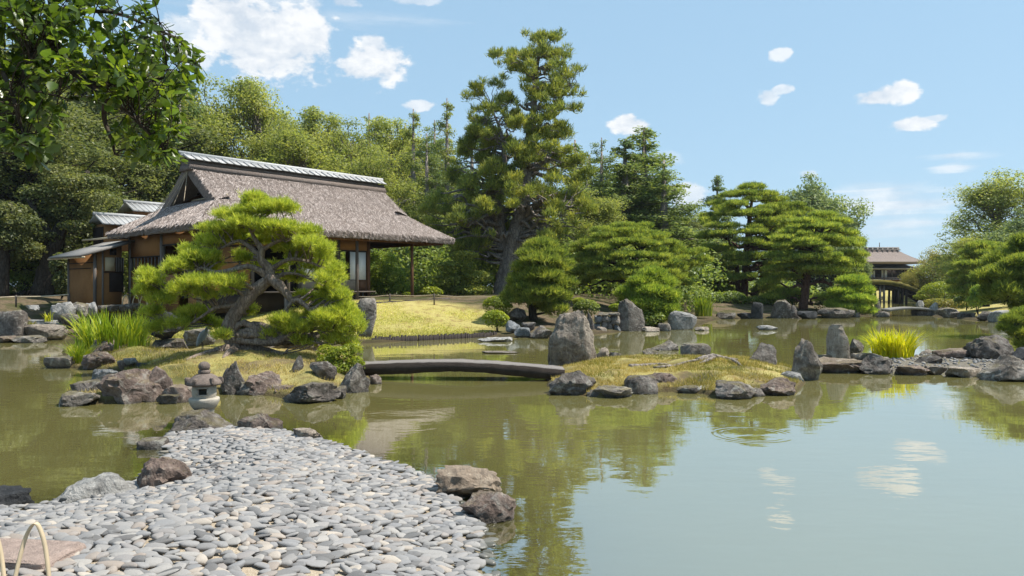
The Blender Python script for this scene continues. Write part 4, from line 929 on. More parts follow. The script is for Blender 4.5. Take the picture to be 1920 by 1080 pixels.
for (px, zt_) in ((1642, 2.25), (1649.5, 2.2)):
    for dy in (.4, 2.5):
        x = P(px, 540, 86.4)[0]-oo[0]; b = MB(); b.tube([(x, dy-1.5, -1), (x, dy-1.5, zt_)], .13, 8); b.build('pier_post', MT['woodgrey'], AB)
x0, x1 = P(1642, 540, 86.4)[0]-oo[0], P(1649.5, 540, 86.4)[0]-oo[0]
for (za, zb_) in ((.2, 1.1), (1.1, .2), (1.1, 1.95), (1.95, 1.1)):
    b = MB(); b.tube([(x0, -1.1, za), (x1, -1.1, zb_)], .05, 5); b.build('cross_brace', MT['woodgrey'], AB)
for px in (1675, 1683, 1690):
    for dy in (.4, 1.5, 2.5):
        x = P(px, 540, 86.4)[0]-oo[0]; b = MB(); b.tube([(x, dy-1.5, -1), (x+.1, dy-1.5, 2.0)], .13, 8); b.build('pier_post', MT['darkwood'], AB)
b = MB(); b.box((P(1677, 540, 86.4)[0]-oo[0], .2, -.8), (P(1690, 540, 86.4)[0]-oo[0], .5, 1.9)); b.build('pier_wall', MT['darkwood'], AB)
# ---------------------------------------------------------------- far thatched building
SD = 112.; so_ = P(1668, 520, SD); shoin = thing('thatched_building', 'far thatched building with dark rooms seen over the arched bridge', 'building', (so_[0], SD, 3.0)); o_ = np.array(shoin.location)
def sl(px, py, dy=0.): p = P(px, py, SD); return np.array([p[0]-o_[0], dy, p[2]-o_[2]])
def hip(name, e0, e1, ye, r0, r1, yr, dep, mat, thick=.35, sub=14):
    E0, E1, R0_, R1_ = sl(e0, ye), sl(e1, ye), sl(r0, yr), sl(r1, yr); b = MB()
    def patch(c00, c10, c11, c01):
        V = []
        for i in range(sub+1):
            for j in range(sub+1):
                u, v = i/sub, j/sub; p = (np.array(c00)*(1-u)+np.array(c10)*u)*(1-v)+(np.array(c01)*(1-u)+np.array(c11)*u)*v; p = p+np.array([0, 0, -.12*math.sin(math.pi*v)+rng.normal(0, .012)]); V.append(p)
        q = [(i*(sub+1)+j, (i+1)*(sub+1)+j, (i+1)*(sub+1)+j+1, i*(sub+1)+j+1) for i in range(sub) for j in range(sub)]; b.add(V, q)
    A, B_, C_, D_ = E0, E1, E1+np.array([0, dep, 0]), E0+np.array([0, dep, 0]); m0, m1 = R0_+np.array([0, dep/2, 0]), R1_+np.array([0, dep/2, 0])
    patch(A, B_, m1, m0); patch(B_, C_, m1, m1); patch(C_, D_, m0, m1); patch(D_, A, m0, m0)
    dn = np.array([0, 0, -thick]); b.add([A, B_, C_, D_, A+dn, B_+dn, C_+dn, D_+dn], [(0, 4, 5, 1), (1, 5, 6, 2), (2, 6, 7, 3), (3, 7, 4, 0), (4, 7, 6, 5)])
    return b.build(name, MT[mat], shoin)
hr = hip('roof', 1619, 1735, 490.5, 1640, 1711, 466, 9., 'thatch', .3)
hip('lower_roof', 1604, 1752, 503, 1622, 1732, 494, 11., 'shake', .16)
b = MB(); a0, a1 = sl(1637, 463), sl(1714, 463); b.tube([a0+np.array([0, 4.5, 0]), a1+np.array([0, 4.5, 0])], .2, 8); b.tube([a0+np.array([0, 4.0, -.25]), a1+np.array([0, 4.0, -.25])], .1, 6); b.build('ridge_pole', MT['woodgrey'], hr)
for k in range(8):
    p = sl(1640+k*9.8, 466); b = MB(); b.tube([p+np.array([-.1, 3.7, -.5]), p+np.array([.25, 4.4, .35])], .1, 5); b.tube([p+np.array([.1, 5.3, -.5]), p+np.array([-.2, 4.5, .35])], .1, 5); b.build('ridge_spar', MT['woodgrey'], hr)
p = sl(1686, 463); b = MB(); b.tube([p+np.array([0, 6, -.2]), p+np.array([0, 6, 1.0])], .06, 5); b.build('roof_finial', MT['woodgrey'], hr)
def sbox(name, x0, y0, x1, y1, mat, d0=.8, d1=1.2): a, c = sl(x0, y1), sl(x1, y0); b = MB(); b.box((a[0], d0, a[2]), (c[0], d1, c[2])); return b.build(name, MT[mat], shoin)
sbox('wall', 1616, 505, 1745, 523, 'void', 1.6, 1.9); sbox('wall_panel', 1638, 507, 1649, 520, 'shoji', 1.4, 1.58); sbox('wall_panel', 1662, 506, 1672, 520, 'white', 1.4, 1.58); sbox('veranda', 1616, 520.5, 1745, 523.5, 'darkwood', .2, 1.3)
for px in (1620, 1640, 1661, 1676, 1700): sbox('post', px, 504, px+1.6, 540, 'wood', .6, .75)
sbox('wall_base', 1618, 523.6, 1745, 545, 'plaster', 1.7, 2.1)
# ---------------------------------------------------------------- fitted wall, stakes, fences
wl = thing('retaining_wall', 'low retaining wall of fitted stones with a flat top beside the tall slab', 'stone wall', P(1140, 622, 32.9)); wo = np.array(wl.location)
for i_, (x0, y0, x1, y1) in enumerate([(1116, 592, 1129, 606), (1129, 592, 1146, 604), (1146, 592, 1164, 609), (1114, 606, 1128, 624), (1128, 604, 1140, 624), (1140, 604, 1152, 624), (1152, 609, 1165, 624), (1120, 586, 1142, 592), (1142, 586, 1163, 592)]):
    w_, h_ = (x1-x0)*32.9/F, (y1-y0)*32.9/F; me = rock_mesh(700+i_, w_*1.02, .5, h_*1.02, 'wall', 3, below=0.02)
    link('stone', me, S['grey'] if i_ % 3 else S['blue'], wl, P((x0+x1)/2, y1, 32.9)-wo+np.array([0, .22, 0]))
ed = thing('stake_edging', 'row of short dark wooden stakes edging the lawn at the water', 'edging', W(815, 637)); eo = np.array(ed.location)
line = pxpoly([(700, 642), (800, 638), (930, 631)]); L_ = [line[0]+(line[1]-line[0])*u for u in np.linspace(0, 1, 45)]+[line[1]+(line[2]-line[1])*u for u in np.linspace(.02, 1, 56)]
sm = [MB().tube([(0, 0, -.3), (0, 0, .16+.02*i)], .042, 7).mesh('stake') for i in range(3)]
for i_, p in enumerate(L_): link('stake', sm[i_ % 3], MT['darkwood'], ed, (p[0]-eo[0]+rng.normal(0, .01), p[1]-eo[1]-.02, rng.normal(0, .015)))
def fence(label, pts, D, rail, mat, two=False):
    f = thing('rope_fence', label, 'fence', P(pts[0][0], pts[0][1], D)); fo = np.array(f.location)
    for px, py in pts:
        p = P(px, py, D)-fo; b = MB(); b.tube([p+np.array([0, 0, -.5]), p+np.array([0, 0, .04])], .035, 6); b.build('fence_post', MT['wood'], f)
    for dz in ((-.03, -.2) if two else (-.03,)):
        for (a, c) in zip(pts[:-1], pts[1:]):
            p, q = P(*a, D)-fo, P(*c, D)-fo; m_ = (p+q)/2+np.array([0, 0, -.04]); b = MB(); b.tube([p+np.array([0, 0, dz]), m_+np.array([0, 0, dz]), q+np.array([0, 0, dz])], rail, 5, smooth=4); b.build('rail', MT[mat], f)
    return f
fence('low rope fence on short posts along the top of the lawn', [(600, 556), (665, 555), (731, 552), (814, 552), (925, 556)], 35.2, .018, 'rope', True)
fence('low bamboo rail fence under the big trees beside the house', [(-90, 557), (30, 555), (130, 551)], 33.5, .03, 'bamboo')
# paving strip before the house
b = MB(); 
for i_ in range(14):
    a = -1.0+i_*.95; b2 = MB(); gx0, gy0 = LX+a*cu+.6*su, LY+a*su-.6*cu; zk = H_at(gx0, gy0)-LZ+.05; b2.box((a, -.75+rng.normal(0, .03), zk-.5), (a+.9, -.45, zk+rng.normal(0, .01)), .02); b2.build('kerb_stone', MT['slabgrey'], house)
# ---------------------------------------------------------------- heron
he = P(380, 668, 18.2); heron = thing('heron', 'grey heron standing hunched at the inlet behind the lantern', 'heron', (he[0], he[1], isl_h(np.array([[he[0], he[1]]]))[0][0]))
b = MB(); b.tube([(-.16, .02, .12), (-.11, .01, .20), (-.05, 0, .30), (.01, 0, .40), (.06, 0, .47), (.09, -.01, .51), (.10, -.02, .55), (.13, -.03, .575), (.17, -.04, .57), (.24, -.06, .545), (.29, -.07, .53)], [.008, .05, .085, .095, .075, .045, .035, .04, .033, .013, .003], 10, smooth=3); b.build('body', MT['heron'], heron, True)
for s in (-.03, .03):
    b = MB(); b.tube([(-.02, s, .27), (.0, s, .13), (-.01, s, -.05)], .009, 5); b.build('leg', MT['wood'], heron)
# ---------------------------------------------------------------- roots
def gz(px, py, hf, z0=.35):
    p = W(px, py, z0)
    for _ in range(6): z0 = float(hf(np.array([[p[0], p[1]]]))[0][0]); p = W(px, py, z0)
    return p
rt = thing('exposed_root', 'bare twisted tree roots crawling over the grassy top of the rock island', 'tree roots', (0, 0, 0))
for path, r_ in (([(1180, 15.9), (1206, 16.1), (1228, 16.3), (1248, 16.2), (1262, 16.05), (1285, 16.25), (1312, 16.4)], .045), ([(1308, 16.4), (1322, 16.55), (1340, 16.65), (1362, 16.6), (1384, 16.5)], .07), ([(1340, 16.65), (1330, 16.3), (1312, 16.1)], .045), ([(1362, 16.6), (1380, 16.2), (1390, 15.9)], .045), ([(1262, 16.05), (1250, 15.8), (1225, 15.7)], .03)):
    pts = np.array([((px-960)*D/F, D, float(isr_h(np.array([[(px-960)*D/F, D]]))[0][0])+.02+rng.normal(0, .012)) for px, D in path]); b = MB(); b.tube(pts, np.linspace(r_, r_*.6, len(pts)), 7, rough=.15, smooth=5); b.build('root', BK['grey'], rt, True)
# ---------------------------------------------------------------- far hill
gx_ = np.linspace(-200, 2600, 130); gy_ = np.linspace(2200, 3400, 30)
V, q = grid_mesh(gx_, gy_, lambda xy: -5+np.exp(-(((xy[:, 0]-1760)/150)**2))*165*np.exp(-((xy[:, 1]-2800)/300)**2)+60*np.exp(-(((xy[:, 0]-900)/520)**2))*np.exp(-((xy[:, 1]-2800)/320)**2)); V[:, 2] += vnoise(V, .008)*14
mh, t_ = newmat('wooded_hill'); n_ = t_.noise(t_.n('ShaderNodeNewGeometry').outputs['Position'], .03, 6, .7); t_.out(t_.principled(t_.mix(n_, (.03, .05, .03), (.07, .09, .045)), .9, None, .1))
link('hill', mesh_np('hill', V, [q], True), mh, kind='structure', label='far wooded hill fading blue beyond the roof')
# ---------------------------------------------------------------- vegetation
def unit(v): return v/(np.linalg.norm(v, axis=-1, keepdims=True)+1e-9)
def leaf_geo(p, nrm, size, asp=.5, fold=.12):
    n = len(p); r = rng.normal(size=(n, 3)); tg = unit(np.cross(nrm, r)); bt = np.cross(nrm, tg); L = np.asarray(size)[:, None]; W_ = L*asp
    V = np.stack([p-tg*L*.5, p+bt*W_*.5+nrm*L*fold, p+tg*L*.5, p-bt*W_*.5+nrm*L*fold], 1).reshape(-1, 3)
    return V, np.arange(4*n).reshape(n, 4)
def tuft_geo(p, dr, length, k=7, spread=.55, width=.012):
    n = len(p); d = unit(dr[:, None, :]+rng.normal(0, spread, (n, k, 3))); L = (np.asarray(length)[:, None]*rng.uniform(.7, 1.15, (n, k)))[:, :, None]
    s = unit(np.cross(d, rng.normal(size=(n, k, 3))))*width; b = np.broadcast_to(p[:, None, :], d.shape)+rng.normal(0, width*1.2, d.shape)
    V = np.stack([b-s*.5, b+s*.5, b+d*L+s*.18, b+d*L-s*.18], 2).reshape(-1, 3); return V, np.arange(4*n*k).reshape(n*k, 4)
def sample_clumps(C, R_, n, up=.35, inner=.45, power=1.6):
    """points over ellipsoid clumps, with outward direction"""
    C = np.asarray(C, float); R_ = np.asarray(R_, float); w = (R_[:, 0]*R_[:, 1]+R_[:, 0]*R_[:, 2]+R_[:, 1]*R_[:, 2]); idx = rng.choice(len(C), n, p=w/w.sum())
    d = unit(rng.normal(size=(n, 3))); flip = (d[:, 2] < 0) & (rng.random(n) < up); d[flip, 2] *= -1
    r = inner+(1-inner)*rng.random(n)**(1/power); return C[idx]+d*R_[idx]*r[:, None], unit(d/R_[idx]), idx
def leaves_mesh(name, C, R_, n, size, up=.35, asp=.55, upn=.5, inner=.45):
    p, o, _ = sample_clumps(C, R_, n, up, inner); nr = unit(o*.6+np.array([0, 0, upn])+rng.normal(0, .55, (n, 3))); V, q = leaf_geo(p, nr, size*rng.uniform(.6, 1.3, n), asp); return mesh_np(name, V, [q])
def tufts_mesh(name, C, R_, n, length, k=7, width=.012, up=.8, upd=.9, inner=.55, spread=.5, jit=0.):
    p, o, _ = sample_clumps(C, R_, n, up, inner); p = p+rng.normal(0, jit, p.shape) if jit else p; d = unit(o*.7+np.array([0, 0, upd])); V, q = tuft_geo(p, d, length*rng.uniform(.75, 1.2, n), k, spread, width); return mesh_np(name, V, [q])
def branch(b, a, c, r0, r1, sag=.08, sides=6, wob=.06):
    a, c = np.asarray(a), np.asarray(c); L = np.linalg.norm(c-a); k = max(3, min(6, int(L/.5)+3)); u = np.linspace(0, 1, k)[:, None]
    pts = a+(c-a)*u; pts[1:-1] += rng.normal(0, wob*L, (k-2, 3)); pts[:, 2] += (np.sin(np.pi*u[:, 0])*sag*L); b.tube(pts, np.linspace(r0, r1, k), sides, cap=False, smooth=3)
def tree_thing(name, label, cat, base, trunk_mb, bmat, crown_me, fmat, group=None, rot=0.):
    t_ = thing(name, label, cat, base, rot, group)
    if trunk_mb is not None: trunk_mb.build('trunk', bmat, t_, True)
    link('crown', crown_me, fmat, t_); return t_
# ---- pines drawn from pads given in photo pixels at a distance
def pad_pine(name, label, D, base, trunks, pads, n, length, width, k, fmat, bmat, cat='pine tree', group=None, limbs=(), twigs=3, bz=None, upd=.9, spread=.5, jit=0., hug=False):
    b0 = P(*base, D) if bz is None else np.array([P(base[0], base[1], D)[0], D, bz]); mb = MB(); nodes = []
    for path in trunks:
        pts = np.array([P(a, c, D+d) for a, c, d, r in path])
        if hug: pts[:, 2] = [max(p[2], g_all(p[0], p[1])+q_[3]*.35) if q_[1] > 664 else p[2] for p, q_ in zip(pts, path)]
        pts = pts-b0; rad = np.array([r for *_, r in path])
        pc, rc = catmull(pts, rad, 5); mb.tube(pc, rc, 9, rough=.10); nodes += [(p, r) for p, r in zip(pc, rc)]
    NP = np.array([p for p, r in nodes]); NR = np.array([r for p, r in nodes])
    C = []; Rr = []
    for (px, py, w, h, dD) in pads:
        lp = length*F/D; w, h = max(w-1.1*lp, w*.5), max(h-.75*lp, h*.45); c = P(px, py+.2*lp, D+dD)-b0; s = (D+dD)/F; C.append(c); Rr.append((w*s/2, max(w*s/2*.85, .2), h*s/2))
    C, Rr = np.array(C), np.array(Rr)
    for c, r in zip(C, Rr):
        tgt = c-np.array([0, 0, r[2]*.35]); dd = np.linalg.norm((NP-tgt)*np.array([1, 1, 1.3]), axis=1)+np.where(NP[:, 2] > tgt[2]+.1, 3., 0)+np.where(NP[:, 2] < NP[:, 2].max()*.12, 2., 0)
        j = int(np.argmin(dd)); r0 = min(NR[j]*.6, .05*(D/17)**.4+.02*np.linalg.norm(NP[j]-tgt)); branch(mb, NP[j], tgt, max(r0, .012), .012*(D/17)**.3, .05)
        for _ in range(twigs):
            e = c+rng.normal(0, .45, 3)*r*np.array([1, 1, .25]); branch(mb, tgt, e, .014*(D/17)**.3, .006, .1, 4, .12)
    cr = tufts_mesh('crown', C, Rr, n, length, k, width, .78, upd, .5, spread, jit)
    return tree_thing(name, label, cat, b0, mb, bmat, cr, fmat, group)
# the hero pine
hp = [(490,378,84,34,0),(505,392,90,30,-.2),(470,395,80,30,-.2),(625,600,80,50,-.4),(640,560,60,50,.2),(600,590,80,40,.3),(560,600,80,36,.3),(530,605,70,30,-.4),(655,600,60,60,.2),(620,545,70,40,.4),(580,560,70,30,.7),(350,540,80,36,-.3),(300,545,70,36,.3),(380,500,90,36,.4),(520,440,110,36,.3),(450,425,90,36,.4),(572,465,80,40,.4),(445,398,100,36,.15),(532,396,96,36,-.1),(410,426,84,34,.1),(470,415,110,34,-.35),(530,428,120,38,-.45),(568,434,76,40,0),(400,450,70,30,.3),(430,446,100,26,.7),(560,456,120,36,.6),(598,474,60,46,.1),
 (500,452,120,22,.9),(368,482,100,36,.1),(330,502,86,36,-.1),(290,520,80,36,0),(268,543,52,30,0),(410,526,124,28,-.75),(345,535,100,34,.5),(310,560,90,30,.1),(280,585,60,30,.4),(628,512,44,46,.1),(600,505,80,36,.6),(575,480,96,32,.9),(455,480,70,26,.9),
 (630,548,56,46,-.05),(645,585,60,46,-.2),(655,615,60,44,-.25),(612,600,80,44,-.35),(570,612,90,40,-.2),(525,622,90,34,0),(480,622,70,28,.3),(600,570,60,30,.4),(470,582,56,20,.9),(385,553,60,18,-.3),(350,588,86,26,.3),(300,612,70,30,.5),(330,605,60,26,.1),
 (405,605,80,26,.7),(420,628,48,16,-.5),(440,545,60,22,.8),(545,520,80,24,1.0),(500,500,80,20,1.1),(620,635,60,26,-.3),(570,640,60,22,-.2),(655,640,46,22,-.1),(455,610,60,20,.6),(362,470,60,24,.6),(520,385,60,26,.3),(610,520,50,30,-.4),(570,450,60,26,-.5)]
hp = [(px+random.uniform(-.24, .24)*w, py+random.uniform(-.22, .22)*h, w*random.uniform(.45, .75), h*random.uniform(.5, .8), d+random.uniform(-.22, .22)) for (px, py, w, h, d) in hp for _ in range(4)]
pad_pine('pine_tree', 'bright twisted old pine with spreading needle pads in front of the thatched house', 17., (440, 668),
 [[(446,672,0,.20),(436,640,0,.17),(430,612,-.05,.165),(447,580,-.05,.16),(474,548,0,.15),(503,524,.05,.13),(503,503,.05,.11),(489,487,0,.09),(490,468,0,.075),(478,448,0,.05),(468,428,0,.03)],
  [(503,518,.05,.10),(470,500,-.1,.06),(440,505,-.15,.055),(405,511,-.1,.05),(378,503,0,.045),(352,516,0,.04),(318,538,.1,.03),(290,560,.1,.02)],
  [(503,520,0,.13),(520,532,-.1,.12),(538,552,-.1,.09),(549,565,-.1,.05),(560,563,-.15,.055),(580,580,-.2,.045),(600,600,-.2,.035),(630,618,-.2,.02)],
  [(474,548,0,.09),(452,566,-.1,.05),(430,574,-.1,.045),(404,577,-.1,.04),(378,594,-.1,.035),(350,612,0,.025),(330,622,.1,.02)],
  [(503,508,.1,.07),(540,487,.2,.045),(575,490,.2,.035),(608,503,.2,.02)], [(489,480,0,.06),(462,458,.1,.05),(448,452,.1,.04),(430,458,.1,.03),(405,470,.2,.018)], [(490,470,0,.05),(515,455,.1,.04),(540,448,.1,.03),(565,444,.1,.015)],
  [(515,520,.2,.06),(545,512,.3,.035),(580,522,.35,.03),(610,538,.3,.015)], [(549,562,-.1,.045),(535,580,-.15,.03),(520,592,-.2,.02),(498,598,-.2,.012)],
  [(446,668,0,.17),(425,672,-.2,.12),(400,682,-.5,.08),(370,697,-.9,.05),(350,706,-1.3,.03)], [(446,668,0,.16),(475,670,.1,.12),(505,678,.1,.07),(530,690,-.2,.03)], [(440,670,-.2,.1),(428,690,-.7,.07),(418,712,-1.2,.03)]],
 hp, 22000, .125, .012, 8, FO['hero'], BK['pine'], hug=True, twigs=1, jit=.035)
b = MB(); pr = P(538, 600, 16.9); b.tube([P(538, 625, 16.9), P(537, 552, 16.9)], .05, 7); b.build('prop_pole', MT['woodgrey'], None, True, label='short grey pole propping a limb of the bright twisted pine', cat='prop')
def dome(cx, cy, w, h, n, pw, ph, depth, D, seed, lo=-.25, back=.5):
    r = np.random.default_rng(seed); out = []; done = []
    for _ in range(n):
        best = None
        for _c in range(14):                       # spread the pads evenly over the crown
            th = r.uniform(0, 2*np.pi); z = r.uniform(lo, 1); q_ = np.array([math.cos(th)*math.sqrt(max(0, 1-z*z)), math.sin(th)*math.sqrt(max(0, 1-z*z)), z*1.5])
            dmin = min([np.linalg.norm(q_-d_) for d_ in done], default=9)
            if best is None or dmin > best[0]: best = (dmin, th, z, q_)
        _, th, z, q_ = best; done.append(q_); rr = math.sqrt(max(0, 1-z*z)) if z > 0 else 1.; x, y = math.cos(th)*rr, math.sin(th)*rr
        if y > .2 and r.random() > back: y = -y
        f = r.uniform(.82, 1.0); out.append((cx+x*w/2*f, cy-z*h*f, pw*r.uniform(.7, 1.25), ph*r.uniform(.8, 1.2), y*depth*f))
    return out
# clipped pines across the pond
pad_pine('pine_tree', 'rounded clipped pine with a dark short trunk beside the lawn corner', 33.5, (1000, 597), [[(1000,600,0,.2),(998,575,0,.17),(1004,550,0,.14),(1010,510,0,.1),(1014,470,0,.05)]],
 [(1015,462,70,34,0),(995,478,60,30,-.3),(1040,480,56,34,-.2),(1015,490,90,34,-.6),(985,505,60,34,-.2),(1048,505,50,40,-.1),(1015,520,90,36,-.7),(985,535,70,34,-.2),(1048,535,54,40,-.2),(1010,550,110,34,-.6),(970,555,70,26,0),(1052,560,50,36,-.3),(1000,563,100,20,-.5),(1040,580,60,30,-.5),(1015,575,60,20,.4)]+dome(1015,530,110,76,18,42,18,1.2,33,5), 11000, .22, .026, 7, FO['pine'], BK['dark'])
pad_pine('pine_tree', 'wide low layered pine spreading behind the fitted wall', 42., (1205, 580), [[(1205,585,0,.25),(1200,540,0,.2),(1185,500,0,.16),(1200,470,0,.1),(1230,450,0,.05)], [(1185,500,0,.12),(1140,490,-.3,.08),(1110,470,-.3,.04)], [(1200,480,0,.12),(1250,478,-.5,.08),(1280,490,-.6,.04)]],
 dome(1180,500,215,84,100,50,11,3.2,42,11,-.4,.15)+[(1290,475,50,14,0),(1300,495,50,14,0),(1320,487,40,14,0),(1310,470,40,12,.2)], 20000, .19, .030, 6, FO['pine'], BK['dark'])
pad_pine('pine_tree', 'fresh green bushy young pine between the tall slab and the lichen boulder', 36.3, (1228, 608), [[(1225,612,0,.12),(1222,580,0,.1),(1225,545,0,.06),(1225,515,0,.03)]],
 [(1224,516,60,30,0),(1205,530,60,30,-.2),(1245,532,56,30,-.1),(1175,552,50,34,0),(1225,548,80,34,-.5),(1255,560,50,40,-.2),(1210,572,80,36,-.5),(1250,582,56,36,-.3),(1180,572,50,34,.1),(1230,595,70,26,-.3)], 6500, .27, .030, 7, FO['pineb'], BK['dark'])
pad_pine('pine_tree', 'tallest of the layered pines, with two red trunks close together', 57., (1393, 556), [[(1395,560,0,.30),(1397,520,0,.26),(1400,470,0,.24),(1404,430,0,.2),(1408,390,0,.13),(1412,360,0,.06)], [(1385,560,0,.25),(1383,525,0,.2),(1380,490,0,.13),(1366,450,0,.06)]],
 dome(1398,455,175,105,66,52,10,3.2,57,21,-.75,.15)+[(1335,545,90,30,-.5),(1440,545,70,24,.5),(1300,525,50,20,0),(1360,520,80,18,-1),(1410,352,60,18,0),(1385,364,60,16,0),(1435,366,60,16,0),(1360,392,60,16,-.4),(1345,500,70,16,-.4),(1330,530,80,16,-.4),(1440,420,60,16,-1),(1340,440,60,16,-.5),(1345,470,70,16,-1)], 20000, .24, .036, 6, FO['pine'], BK['red'])
pad_pine('pine_tree', 'layered pine with a trunk that leans over to one side, behind the umbrella pine', 60., (1415, 553), [[(1412,556,0,.3),(1430,525,0,.26),(1450,490,0,.22),(1455,450,0,.18),(1450,410,0,.12),(1448,385,0,.05)]],
 dome(1462,440,110,70,34,44,10,2.2,60,31,-.4,.2)+[(1450,378,50,14,0),(1475,395,60,14,0)], 11000, .24, .036, 6, FO['pine'], BK['dark'])
pad_pine('pine_tree', 'umbrella shaped pine with broad flat tiers and a red trunk', 52., (1508, 573), [[(1506,580,0,.33),(1510,540,0,.28),(1515,500,0,.24),(1518,480,0,.2),(1535,450,0,.14),(1545,420,0,.08),(1548,400,0,.04)], [(1512,535,0,.12),(1545,528,-.4,.1),(1570,545,-.6,.06)]],
 [(1542,403,60,16,0),(1510,415,70,14,-.2),(1570,416,60,16,-.1),(1540,424,80,14,-.8),(1490,435,64,14,-.4),(1590,438,50,16,.2),(1535,446,90,16,-1.1),(1605,452,40,16,0),(1575,452,70,16,-.6),(1470,452,50,14,0),(1500,457,70,14,-.9),(1480,478,80,16,-.6),(1460,480,60,16,0),(1520,484,90,20,-1.6),(1555,490,90,20,-1.2),(1600,478,60,20,.2),(1590,500,60,20,0),(1490,500,80,16,-.6),(1455,505,60,16,.3),(1610,492,30,18,.4),(1545,508,100,18,-.7),(1475,550,70,26,.8),(1560,560,80,24,.6),(1450,560,60,24,.8),(1600,555,60,24,.6),(1525,505,60,14,-1.7),(1475,520,70,16,.4),(1440,530,50,18,.6),(1600,520,60,20,.2)]+dome(1535,470,150,60,16,52,10,2.6,52,41,-.3,.1), 18000, .22, .034, 6, FO['pine'], BK['red'])
pad_pine('pine_tree', 'low fresh bough of pine hanging over the far shore by the thin bridge', 49.5, (1592, 583), [[(1560,588,0,.16),(1580,565,0,.12),(1600,545,0,.08),(1612,530,0,.04)]],
 [(1598,528,64,22,0),(1615,545,50,22,-.2),(1580,548,60,20,-.2),(1600,560,70,20,-.5),(1625,565,40,22,-.3),(1595,578,70,18,-.5),(1625,583,40,16,-.2),(1570,572,50,18,0)], 5600, .29, .036, 7, FO['pineb'], BK['dark'])
# the tall central pine, with sparse upper boughs
r = np.random.default_rng(77); gp = []
prof_ = [(74,1012,70),(92,1008,120),(110,1005,160),(132,1000,175),(155,990,205),(180,980,225),(205,974,220),(230,970,215),(255,968,215),(280,970,225),(305,973,240),(330,974,260),(355,965,290),(378,957,310),(400,952,320),(422,948,310),(445,950,270),(468,950,200)]
for (py, cx, w) in prof_:
    for _ in range(int(6+w/12)):
        th = r.uniform(0, 2*np.pi); f = math.sqrt(r.uniform(.08, 1.1)); px = cx+math.cos(th)*f*w/2; dd = math.sin(th)*f*w/2*45/F*.8; y_ = py+r.uniform(-13, 13)+12*(1-f)
        tx = 945+(560-y_)*.22 if y_ > 380 else 984
        if y_ > 385 and abs(px-tx) < 46 and dd < 1.: dd = abs(dd)+1.2
        sc2 = r.uniform(.5, 1.3)*(.8 if py < 230 else 1); gp.append((px, y_, 34*sc2, 20*sc2*r.uniform(.8, 1.3), dd))
pad_pine('pine_tree', 'tallest old pine in the middle, thick grey trunk and ragged open top', 45., (945, 556), [[(944,560,0,.72),(948,530,0,.66),(957,490,0,.60),(966,440,0,.5),(980,395,0,.42),(986,340,0,.34),(985,290,0,.29),(996,240,0,.23),(1002,190,0,.17),(1006,140,0,.11),(1012,90,0,.05)],
  [(957,480,.2,.4),(940,440,.3,.34),(936,400,.3,.28),(940,350,.3,.24),(945,300,.3,.18),(940,250,.3,.1),(920,200,.3,.05)], [(990,265,0,.14),(1020,220,.2,.1),(1045,190,.2,.07),(1070,165,.2,.03)], [(985,300,0,.14),(940,262,-.4,.1),(905,250,-.6,.05)], [(980,395,0,.2),(1020,380,-.8,.12),(1070,388,-1.2,.05)]],
 gp, 18000, .27, .042, 7, FO['giant'], BK['grey'], twigs=1, jit=.09)
# pine boughs at the frame edge
pad_pine('pine_tree', 'pine leaning in from the frame edge above the pond bank', 30., (1985, 585), [[(1985,590,0,.3),(1975,540,0,.25),(1950,510,0,.18),(1915,500,0,.1),(1880,510,0,.05)], [(1950,515,0,.12),(1920,545,-.3,.08),(1885,560,-.3,.04)]],
 [(1880,488,70,40,0),(1915,474,70,44,.2),(1860,512,50,44,0),(1900,505,80,30,-.5),(1935,500,80,34,-.3),(1868,535,56,30,-.1),(1905,535,80,34,-.6),(1940,540,80,40,-.3),(1885,560,60,28,-.3),(1925,575,70,34,-.3),(1960,470,80,40,.3),(1990,500,90,60,0),(1975,560,80,50,0),(1848,528,30,22,.2)]+dome(1930,530,170,80,30,54,34,1.8,30,51,-.4,.2), 13000, .22, .026, 7, FO['pine'], BK['dark'], bz=.6)
pad_pine('pine_bough', 'dark low pine bough hanging over the water at the frame edge', 21.5, (1990, 640), [[(2010,560,0,.14),(1965,590,0,.1),(1930,600,0,.07),(1895,612,0,.04),(1880,618,0,.02)]],
 [(1900,600,50,22,0),(1925,590,60,26,.1),(1885,615,34,18,0),(1912,625,50,22,-.1),(1935,640,40,26,-.1),(1940,610,60,34,.2),(1918,645,30,20,-.1),(1965,600,70,50,.2),(1960,640,60,40,0)], 4200, .17, .016, 8, FO['pine'], BK['dark'], bz=.35, cat='pine bough')
